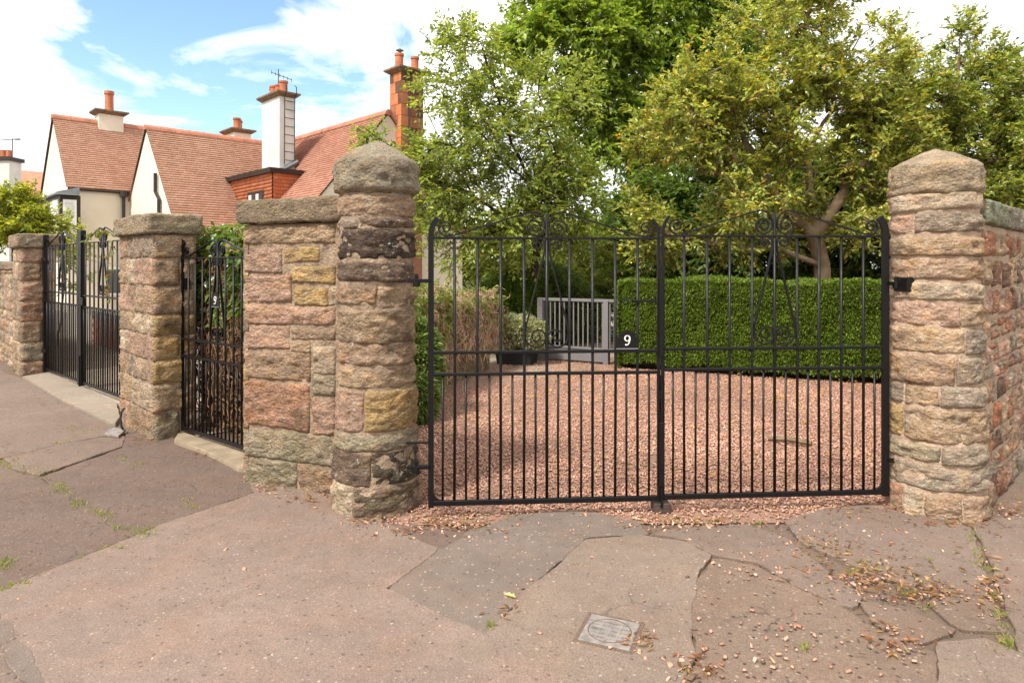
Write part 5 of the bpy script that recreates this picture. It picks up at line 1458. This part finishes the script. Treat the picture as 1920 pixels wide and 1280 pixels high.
hedge = thing('clipped_hedge', 'dense clipped green yew hedge along the back of the gravel drive', 'hedge', (3.1, 9.2, 0))
h0, h1 = Vector((1.56, 9.80, 0)), Vector((6.3, 7.72, 0))
hd = (h1 - h0).normalized(); hn = Vector((hd.y, -hd.x, 0)); HL, HT, HH = (h1 - h0).length, 1.15, 1.27
def hedge_pt(s, t, z):
    w_ = 0.05 * noise.noise(Vector((s * 1.6, t * 1.6, z * 2.2)))
    return w_
g_ = np.random.default_rng(91)
Ps, Ns = [], []
NH = 30000
for i in range(NH):
    r_ = g_.random()
    if r_ < .60: s, t, z, n = g_.random() * HL, 0.0, 0.04 + g_.random() * (HH - .04), (0, 1, 0)
    elif r_ < .86: s, t, z, n = g_.random() * HL, g_.random() * HT, HH, (0, 0, 1)
    elif r_ < .97: s, t, z, n = 0.0, g_.random() * HT, 0.04 + g_.random() * (HH - .04), (-1, 0, 0)
    else: s, t, z, n = g_.random() * HL, HT, .6 + g_.random() * (HH - .6), (0, -1, 0)
    # round the arrises and bulge the face
    nx_, ny_, nz_ = n
    rr = 0.14
    if z > HH - rr and nz_ == 0: k = (z - HH + rr) / rr; nz_ = k; inset = rr * (1 - math.sqrt(max(0, 1 - k * k)))
    else: inset = 0
    if ny_ == 1 and s < .25: k = 1 - s / .25; nx_ -= k * .8; inset += .10 * k * k
    if z < .12 + .08 * noise.noise(Vector((s * 2.3, 0, 7.7))) and ny_ == 1: continue
    b_ = 0.065 * noise.noise(Vector((s * 1.7, t * 1.7, z * 2.0))) + 0.03 * noise.noise(Vector((s * 5, t * 5, z * 6)))
    taper = 0.06 * (1 - z / HH) if ny_ == 1 else 0   # the foot is drawn in
    P_ = h0 + hd * (s + (inset if nx_ < 0 and ny_ == 0 else 0)) - hn * (t + (inset + taper if ny_ == 1 else 0)) + Vector((0, 0, z))
    nv_ = (hd * nx_ + hn * (ny_ if ny_ else 0) + Vector((0, 0, nz_))).normalized()
    P_ = P_ + nv_ * b_
    Ps.append(P_); Ns.append(nv_)
YEW = [(0.150, 0.222, 0.024), (0.110, 0.170, 0.019), (0.210, 0.285, 0.033), (0.068, 0.112, 0.015), (.16, .12, .04)]
tufts('needles', hedge, np.array([tuple(p) for p in Ps]), np.array([tuple(p) for p in Ns]), 7, 0.044, 0.0125, YEW, [4, 4, 2.5, 2, .25], 92, gdir=(0, 0, -.10))
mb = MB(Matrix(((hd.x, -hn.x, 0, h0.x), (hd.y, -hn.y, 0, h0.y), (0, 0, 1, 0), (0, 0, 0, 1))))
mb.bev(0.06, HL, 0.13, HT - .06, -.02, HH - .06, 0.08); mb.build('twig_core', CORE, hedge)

def conifer(label, ells, per_m, L, Wd, palette, weights, seed, name='conifer_shrub', core=0.82, gd=(0, 0, .1), spread=.6, mat=NEEDLE, per=5):
    g = np.random.default_rng(seed)
    e0 = ells[0]
    t = thing(name, label, 'shrub', (e0[0], e0[1], 0))
    P, Nn = [], []
    for e in ells:
        c, r = np.array(e[:3]), np.array(e[3:6])
        n = int(per_m * 4 * math.pi * ((r[0] * r[1]) ** 1.6 + (r[0] * r[2]) ** 1.6 + (r[1] * r[2]) ** 1.6) ** (1 / 1.6) / 3 ** (1 / 1.6))
        v = unit(g.normal(0, 1, (n, 3)))
        nz = np.array([noise.noise(Vector(q) * 2.6 + Vector((seed, 0, 0))) for q in v])[:, None]
        p = c + v * r * (1 + .14 * nz + g.normal(0, .045, (n, 1)))
        k = p[:, 2] > 0.02
        P.append(p[k]); Nn.append(unit(v / r)[k])
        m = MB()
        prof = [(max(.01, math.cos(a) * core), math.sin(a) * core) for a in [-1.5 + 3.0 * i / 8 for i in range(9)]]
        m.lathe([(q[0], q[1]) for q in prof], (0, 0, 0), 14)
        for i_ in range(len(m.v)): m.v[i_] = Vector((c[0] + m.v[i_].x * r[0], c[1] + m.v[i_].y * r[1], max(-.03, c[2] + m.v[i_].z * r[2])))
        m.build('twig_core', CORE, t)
    tufts('needles', t, np.concatenate(P), np.concatenate(Nn), per, L, Wd, palette, weights, seed, mat=mat, gdir=gd, spread=spread)
    return t
conifer('fresh green conifer shrub inside the drive gate beside the soot stained pillar', [(-1.00, 6.75, .46, .24, .30, .48), (-0.98, 6.5, .22, .20, .25, .26)], 3600, .075, .022, [(0.17, 0.23, 0.06), (0.13, 0.19, 0.05), (0.22, 0.28, 0.09), (.10, .15, .04)], [3, 3, 2, 1], 101)
conifer('dark green clipped conifer left of the grey garden gate', [(0.02, 11.7, .65, .45, .5, .75), (.25, 11.9, .8, .4, .4, .55)], 2200, .07, .02, YEW, [3, 4, 2, 4, .1], 102)
conifer('broad bushy juniper behind the grey garden gate', [(0.50, 13.2, .75, 1.0, .8, .72), (-.2, 13.0, .6, .6, .6, .6), (1.1, 13.4, .6, .6, .6, .55)], 1300, .11, .03, [(0.12, 0.17, .05), (.09, .135, .04), (.16, .21, .07)], [3, 3, 2], 103)
conifer('pale variegated shrub growing in the black planter', [(0.08, 10.3, .50, .42, .30, .22), (-.15, 10.22, .42, .24, .2, .16), (.30, 10.22, .42, .22, .2, .16)], 1900, .055, .024, [(.48, .47, .36), (.24, .28, .15), (.60, .58, .47), (.15, .19, .08)], [3, 3, 2, 2], 104, name='variegated_shrub', mat=LEAF)

# ---- tangled climbers: dry stems with patches of leaf
def climber(label, A, d, nrm, L, ztop, thick, nst, seed, top_leaf, leafL, leafW, palette, weights, tw, name='climber', nleaf=4000, stem_r=.004, leaf_lo=.45, core_z=None, zlow=0.05, hang=.6):
    g = np.random.default_rng(seed)
    A, d, nrm = np.array(A, float), unit(np.array(d, float)), unit(np.array(nrm, float))
    t = thing(name, label, 'climber', tuple(A))
    P0, P1, r0, tt = [], [], [], []
    for i in range(nst):
        s = g.random() * L; z = zlow + (ztop * 1.02 - zlow) * g.random() ** .75
        out = thick * (.35 + .65 * math.sin(math.pi * min(1, max(0, (z / ztop)) ** .8) * .8 + .3)) * g.uniform(.72, 1.06)
        p = A + d * s + nrm * out + np.array([0, 0, z])
        dr = d * g.normal(0, .8) + nrm * g.normal(.1, .35) + np.array([0, 0, g.normal(-hang, .55)])
        c = np.array(tw) * g.uniform(.55, 1.45)
        for q in range(6):
            dr = unit(dr + g.normal(0, .38, 3) + np.array([0, 0, -.10]))
            p2 = p + dr * g.uniform(.035, .085)
            off = (p2 - A).dot(nrm)
            if off > thick * 1.12: p2 = p2 - nrm * (off - thick * 1.12)
            if p2[2] < 0.01 or p2[2] > ztop * 1.08: break
            P0.append(p); P1.append(p2); r0.append(stem_r * g.uniform(.5, 1.3)); tt.append(c); p = p2
    o = segs_mesh('stems', P0, P1, r0, r0, TWIG, t, 4, tt); o['kind'] = 'stuff'
    n = nleaf
    s = g.random(n) * L; zf = leaf_lo + (1.06 - leaf_lo) * g.random(n) ** top_leaf
    out = thick * g.uniform(.75, 1.15, n) * np.where(zf > .95, g.uniform(-.5, 1, n), 1)
    P = A + d * s[:, None] + nrm * out[:, None]; P[:, 2] = zf * ztop + g.normal(0, .02, n)
    keep = np.array([noise.noise(Vector(q) * 2.4 + Vector((0, 0, seed))) > -.12 for q in P]) | (zf > .9)
    P = P[keep]; n = len(P)
    dd = nrm * .6 + g.normal(0, .6, (n, 3)) + np.array([0, 0, -.35])
    nv = nrm * .6 + np.array([0, 0, .8]) + g.normal(0, .4, (n, 3))
    V, Fc, T = leaf_np(P, dd, nv, leafL * g.uniform(.6, 1.25, n), leafW * g.uniform(.6, 1.25, n), pick_tint(n, palette, weights, .2, g), fold=.2, droop=.15)
    o = np_mesh('foliage', V, Fc, GLOSSLEAF if name == 'climbing_hedge' else LEAF, t, T); o['kind'] = 'stuff'
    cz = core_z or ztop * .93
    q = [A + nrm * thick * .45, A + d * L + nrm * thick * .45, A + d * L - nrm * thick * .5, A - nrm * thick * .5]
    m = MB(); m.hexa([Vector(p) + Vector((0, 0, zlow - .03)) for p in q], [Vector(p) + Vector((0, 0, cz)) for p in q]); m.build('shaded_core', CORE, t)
    return t
DRY = (0.42, 0.285, 0.185)
climber('brown tangled climber with dry stems sprawling over the paling fence', fA + Vector((-.22, .1, 0)), fd, (fd.y, -fd.x, 0), 2.35, 1.12, .34, 2600, 111, .30, .070, .034, LT, [3, 3, 3, 1], DRY, nleaf=1500, stem_r=.0045, leaf_lo=.25, core_z=1.0, zlow=.45)
climber('loose half dead climber behind the soot stained pillar beside the drive gate', (-1.45, 6.7, 0), (.35, 1.2, 0), (.96, -.28, 0), 1.5, 1.25, .30, 1100, 112, .35, .075, .036, LT, [3, 2, 3, 1], DRY, nleaf=1200, stem_r=.0045, leaf_lo=.3, core_z=1.1)
pd = (pB - pA).normalized(); pn = Vector((pd.y, -pd.x, 0))
if pn.y > 0: pn = -pn
CL = [(0.11, 0.175, 0.035), (0.155, 0.225, 0.05), (0.07, 0.12, 0.025), (0.24, 0.28, 0.09), (.30, .18, .08)]
climber('leafy climbing hedge with bare brown stems close behind the narrow gate', pA - pn * .48 - pd * .40, pd, pn, 1.9, 1.76, .24, 2000, 113, .55, .085, .050, CL, [4, 4, 2, 2, .6], (0.27, 0.155, 0.085), name='climbing_hedge', nleaf=4200, stem_r=.0045, leaf_lo=.52, hang=1.0)
tr = thing('trailing_stem', 'leafy stem trailing over the double gate leaf beside the square pillar', 'plant', W(205, 470, 7.1))
pts = [W(212, 440, 7.05), W(200, 432, 7.05), W(188, 436, 7.0), W(172, 440, 7.0), W(160, 452, 7.0)]
pts2 = [W(212, 450, 7.0), W(204, 480, 7.0), W(200, 520, 7.0), W(206, 560, 7.0)]
m = MB(); m.tube(pts, .005, 4); m.tube(pts2, .005, 4); m.build('stem', WOOD, tr)
g_ = np.random.default_rng(5)
allp = []
for ch in (pts, pts2):
    for a, b in zip(ch[:-1], ch[1:]):
        for f in np.linspace(0, 1, 4): allp.append(np.array(a.lerp(b, f)))
allp = np.repeat(np.array(allp), 2, 0); n = len(allp)
V, Fc, T = leaf_np(allp, g_.normal(0, 1, (n, 3)) + np.array([0, -.3, -.4]), g_.normal(0, .4, (n, 3)) + np.array([0, -.6, .6]), np.full(n, .062), np.full(n, .034), pick_tint(n, [(.16, .20, .05), (.25, .14, .05), (.20, .23, .06)], [3, 1.5, 2], .15, g_))
np_mesh('foliage', V, Fc, LEAF, tr, T)['kind'] = 'stuff'

# ------------------------------------------------------------------ gravel, litter, grass
def in_poly(P, poly):
    x, y = P[:, 0], P[:, 1]; c = np.zeros(len(P), bool); n = len(poly)
    for i in range(n):
        (x0, y0), (x1, y1) = poly[i], poly[(i + 1) % n]
        if y0 == y1: continue
        k = ((y0 > y) != (y1 > y)) & (x < (x1 - x0) * (y - y0) / (y1 - y0) + x0)
        c ^= k
    return c

def chips(name, P, size, palette, weights, seed, mat, label=None, cat=None, flat=.36, mott=0.0):
    g = np.random.default_rng(seed); n = len(P)
    base_ = np.array([(-1, -1, -1), (1, -1, -1), (1, 1, -1), (-1, 1, -1), (-1, -1, 1), (1, -1, 1), (1, 1, 1), (-1, 1, 1)], float)
    V = base_[None] * (1 + g.uniform(-.45, .25, (n, 8, 3)))
    V[:, 4:, :2] *= g.uniform(.45, .9, (n, 1, 1))
    sc = np.stack([g.uniform(.6, 1.25, n), g.uniform(.4, .8, n), g.uniform(.5, 1.1, n) * flat], 1) * np.asarray(size).reshape(-1, 1) * .5
    V = V * sc[:, None]
    ax = g.normal(0, .32, (n, 2)); a = g.uniform(0, 6.283, n)
    V[..., 2] += V[..., 0] * ax[:, :1] + V[..., 1] * ax[:, 1:]
    ca, sa = np.cos(a)[:, None], np.sin(a)[:, None]
    X, Y = V[..., 0] * ca - V[..., 1] * sa, V[..., 0] * sa + V[..., 1] * ca
    V = np.stack([X, Y, V[..., 2]], 2) + P[:, None]
    V[..., 2] += (sc[:, 2] * .6)[:, None]
    f = np.array([(0, 3, 2, 1), (4, 5, 6, 7), (0, 1, 5, 4), (1, 2, 6, 5), (2, 3, 7, 6), (3, 0, 4, 7)])
    Fc = (f[None] + (np.arange(n) * 8)[:, None, None]).reshape(-1, 4)
    o = np_mesh(name, V.reshape(-1, 3), Fc, mat, None, np.repeat(pick_tint(n, palette, weights, .14, g) * (1 + mott * np.array([[noise.noise(Vector((q[0] * 1.3, q[1] * .6, 2.0))) + .5 * noise.noise(Vector((q[0] * 4, q[1] * 2, 5.0)))] for q in P])), 8, 0))
    if label: tag(o, label, cat, kind='stuff')
    return o

RCH = [(0.47, 0.270, 0.190), (0.43, 0.235, 0.160), (0.50, 0.310, 0.230), (0.38, 0.195, 0.130), (0.53, 0.375, 0.29), (.27, .145, .10)]
gpoly = [(p.x, p.y) for p in gp((735, 985), (790, 1000), (872, 1000), (962, 965), (1080, 954), (1196, 974), (1240, 990), (1410, 984), (1480, 980), (1540, 954), (1680, 935))]
gpoly += [(3.0, 4.55), (6.8, 8.3), (5.6, 8.3), (1.7, 9.9), (1.6, 12), (0.2, 12), (-.4, 9.9), (-1.1, 7.4), (-1.1, 4.6)]
n = 260000
P = np.stack([rng.uniform(-1.3, 7, n), rng.uniform(3.8, 11.5, n), np.zeros(n)], 1)
keep = in_poly(P, gpoly) & (rng.random(n) < np.clip(1.15 - (P[:, 1] - 4.2) / 7.5, .45, 1))
wear = np.array([noise.noise(Vector((q[0] * 1.1, q[1] * .5, 4.0))) + .6 * noise.noise(Vector((q[0] * 3.7, q[1] * 2.2, 1.0))) for q in P])
edge = ((P[:, 1] < 4.10) & (rng.random(n) < .62)) | ((wear > .22) & (rng.random(n) < .55))
P = P[keep & ~edge]
chips('gravel', P, rng.uniform(.010, .026, len(P)) * (0.85 + .3 * rng.random(len(P)) ** 3), RCH, [5, 4, 3, 2.5, .7, .7], 5, CHIP, 'loose reddish stone chips covering the driveway behind the gates', 'gravel', mott=.28)
# strays on the footway, thicker in the worn hollows
g_ = np.random.default_rng(17)
st = []
for (u, v, su, sv_, k) in [(1540, 1010, 50, 18, 90), (1640, 1090, 70, 18, 160), (1760, 1115, 70, 10, 90), (1860, 1100, 20, 40, 60), (1400, 1060, 60, 25, 70), (1690, 1210, 40, 25, 60), (1190, 1190, 22, 14, 34), (1180, 1225, 25, 12, 22), (1310, 1250, 30, 18, 60),
                           (1440, 1220, 70, 30, 70), (1000, 1090, 6, 8, 4), (980, 1110, 8, 10, 8), (930, 1160, 8, 8, 8), (720, 1000, 50, 8, 14), (820, 990, 60, 10, 90), (1050, 965, 120, 6, 40), (1300, 985, 100, 6, 90), (480, 905, 18, 6, 12), (1880, 960, 40, 10, 80), (1250, 1010, 150, 40, 30), (1500, 1150, 200, 60, 110), (600, 1100, 300, 80, 40), (1700, 1000, 100, 30, 50), (560, 930, 50, 12, 40), (700, 985, 40, 5, 40)]:
    for _ in range(int(k * .6)):
        q = G(u + g_.normal(0, su), max(760, v + g_.normal(0, sv_))); st.append((q.x, q.y, .004))
P = np.array(st)
chips('scattered_chips', P, g_.uniform(.005, .026, len(P)) , RCH + [(.16, .12, .09)], [4, 3, 3, 2, 1, 1, 2.5], 18, CHIP, 'stray reddish chips and grit scattered over the worn footway', 'stone chips')
# leaf litter
def litter(name, label, spots, L, Wd, palette, weights, seed, z=.012, cat='leaves'):
    g = np.random.default_rng(seed); P = []
    for (u, v, su, sv_, k) in spots:
        for _ in range(k):
            q = G(u + g.normal(0, su), max(680, v + g.normal(0, sv_))); P.append((q.x, q.y, z + g.uniform(0, .012)))
    P = np.array(P); n = len(P)
    d = np.stack([g.normal(0, 1, n), g.normal(0, 1, n), g.normal(0, .12, n)], 1)
    V, Fc, T = leaf_np(P, d, np.array([0, 0, 1.0]) + g.normal(0, .25, (n, 3)), L * g.uniform(.6, 1.3, n), Wd * g.uniform(.6, 1.3, n), pick_tint(n, palette, weights, .2, g), droop=0)
    o = np_mesh(name, V, Fc, LEAF, None, T)
    return tag(o, label, cat, kind='stuff')
litter('fallen_leaves', 'small yellow fallen leaves lying on the gravel drive', [(1300, 730, 250, 20, 110), (1500, 725, 110, 14, 60), (1000, 720, 120, 25, 30), (1250, 800, 280, 60, 70)], .05, .03, [(.55, .38, .03), (.48, .28, .03), (.40, .22, .05)], [3, 2, 1], 19, .03)
litter('brown_litter', 'brown dead leaves and straw gathered in the cracked footway', [(1640, 1080, 70, 16, 150), (1560, 1030, 40, 12, 50), (1740, 1110, 60, 8, 80), (1860, 1100, 18, 50, 60), (1900, 955, 40, 10, 70), (830, 985, 60, 10, 60), (1300, 980, 90, 7, 50), (1600, 955, 60, 8, 40), (760, 995, 20, 6, 16), (950, 1150, 20, 10, 10), (1310, 1250, 20, 14, 30), (1680, 1200, 30, 20, 40), (500, 916, 22, 5, 34), (580, 938, 24, 5, 30), (690, 978, 30, 4, 36), (390, 852, 24, 4, 30), (260, 826, 24, 5, 24), (1780, 982, 40, 4, 50), (1690, 945, 20, 5, 40), (130, 765, 40, 14, 40), (1190, 1205, 22, 12, 24)], .045, .012,
       [(.26, .12, .05), (.34, .20, .09), (.18, .09, .045), (.42, .30, .14)], [4, 3, 2, 1.5], 20, .004)
def grass(spots, seed):
    g = np.random.default_rng(seed); P, D = [], []
    for (u, v, su, sv_, k) in spots:
        for _ in range(k):
            q = G(u + g.normal(0, su), max(700, v + g.normal(0, sv_))); P.append((q.x, q.y, -.006)); D.append((g.normal(0, .6), g.normal(0, .6), 1))
    P, D = np.array(P), np.array(D); n = len(P)
    V, Fc, T = leaf_np(P, D, np.array([0, -1.0, .2]) + g.normal(0, .4, (n, 3)), g.uniform(.012, .045, n), g.uniform(.003, .006, n), pick_tint(n, [(.20, .25, .04), (.32, .30, .07), (.14, .20, .03)], [3, 3, 2], .2, g), droop=.2)
    return tag(np_mesh('grass_tufts', V, Fc, LEAF, None, T), 'small tufts of grass sprouting from the footway cracks', 'grass', kind='stuff')
seam = []
for (u0, v0, u1, v1, k, sp) in [(0, 868, 80, 890, 8, 4), (80, 892, 245, 1006, 22, 5), (0, 1108, 298, 986, 10, 3), (105, 832, 210, 812, 6, 3), (1500, 1012, 1750, 1100, 10, 4), (1822, 990, 1890, 1200, 16, 4)]:
    for i in range(k):
        f = random.random() ** 1.3
        seam.append((u0 + (u1 - u0) * f, v0 + (v1 - v0) * f, sp * 1.6, sp * .5, random.randint(3, 14)))
grass(seam + [(270, 1000, 14, 5, 90), (222, 1028, 7, 2, 25), (145, 946, 8, 4, 40), (10, 1057, 10, 5, 60), (45, 1095, 10, 2, 20), (350, 938, 7, 3, 24), (360, 952, 6, 2, 24), (150, 807, 16, 4, 40), (60, 880, 30, 4, 60), (110, 920, 20, 8, 40), (205, 965, 6, 2, 12), (20, 862, 14, 4, 40), (232, 860, 8, 3, 24), (255, 873, 7, 4, 24),
       (1705, 1113, 9, 4, 60), (1600, 1072, 8, 4, 30), (1738, 1140, 8, 6, 20), (1835, 1045, 6, 10, 50), (1890, 1205, 10, 8, 60), (1820, 1010, 4, 6, 24), (1740, 1050, 5, 2, 14), (1512, 1213, 6, 5, 24), (918, 1175, 4, 4, 30), (860, 975, 40, 6, 70), (1260, 980, 40, 5, 40), (1330, 975, 60, 5, 40), (80, 700, 10, 4, 40), (1415, 985, 10, 3, 20)], 21)
# one pale leaf on the slab
q = G(952, 1116)
V, Fc, T = leaf_np(np.array([[q.x - .02, q.y, .008], [q.x + .004, q.y - .012, .009]]), np.array([[1, -.5, .05], [.9, -.6, -.02]]), np.array([[.1, -.2, 1], [-.2, .1, 1.0]]), [.055, .04], [.026, .03], np.array([[.62, .60, .26], [.55, .56, .22]]), droop=0)
tag(np_mesh('fallen_leaf', V, Fc, LEAF, None, T), 'single pale yellow leaf lying on the grey asphalt slab', 'leaf')
for (u, v, L_) in ((1480, 832, .3),):
    m = MB(); a, b = G(1440, 828) + Vector((0, 0, .03)), G(1522, 838) + Vector((0, 0, .03))
    m.tube([a, a.lerp(b, .5) + Vector((0, .03, .008)), b], .022, 6)
    tag(m.build('wood_piece', WOOD), 'flat grey piece of wood lying on the gravel', 'wood')
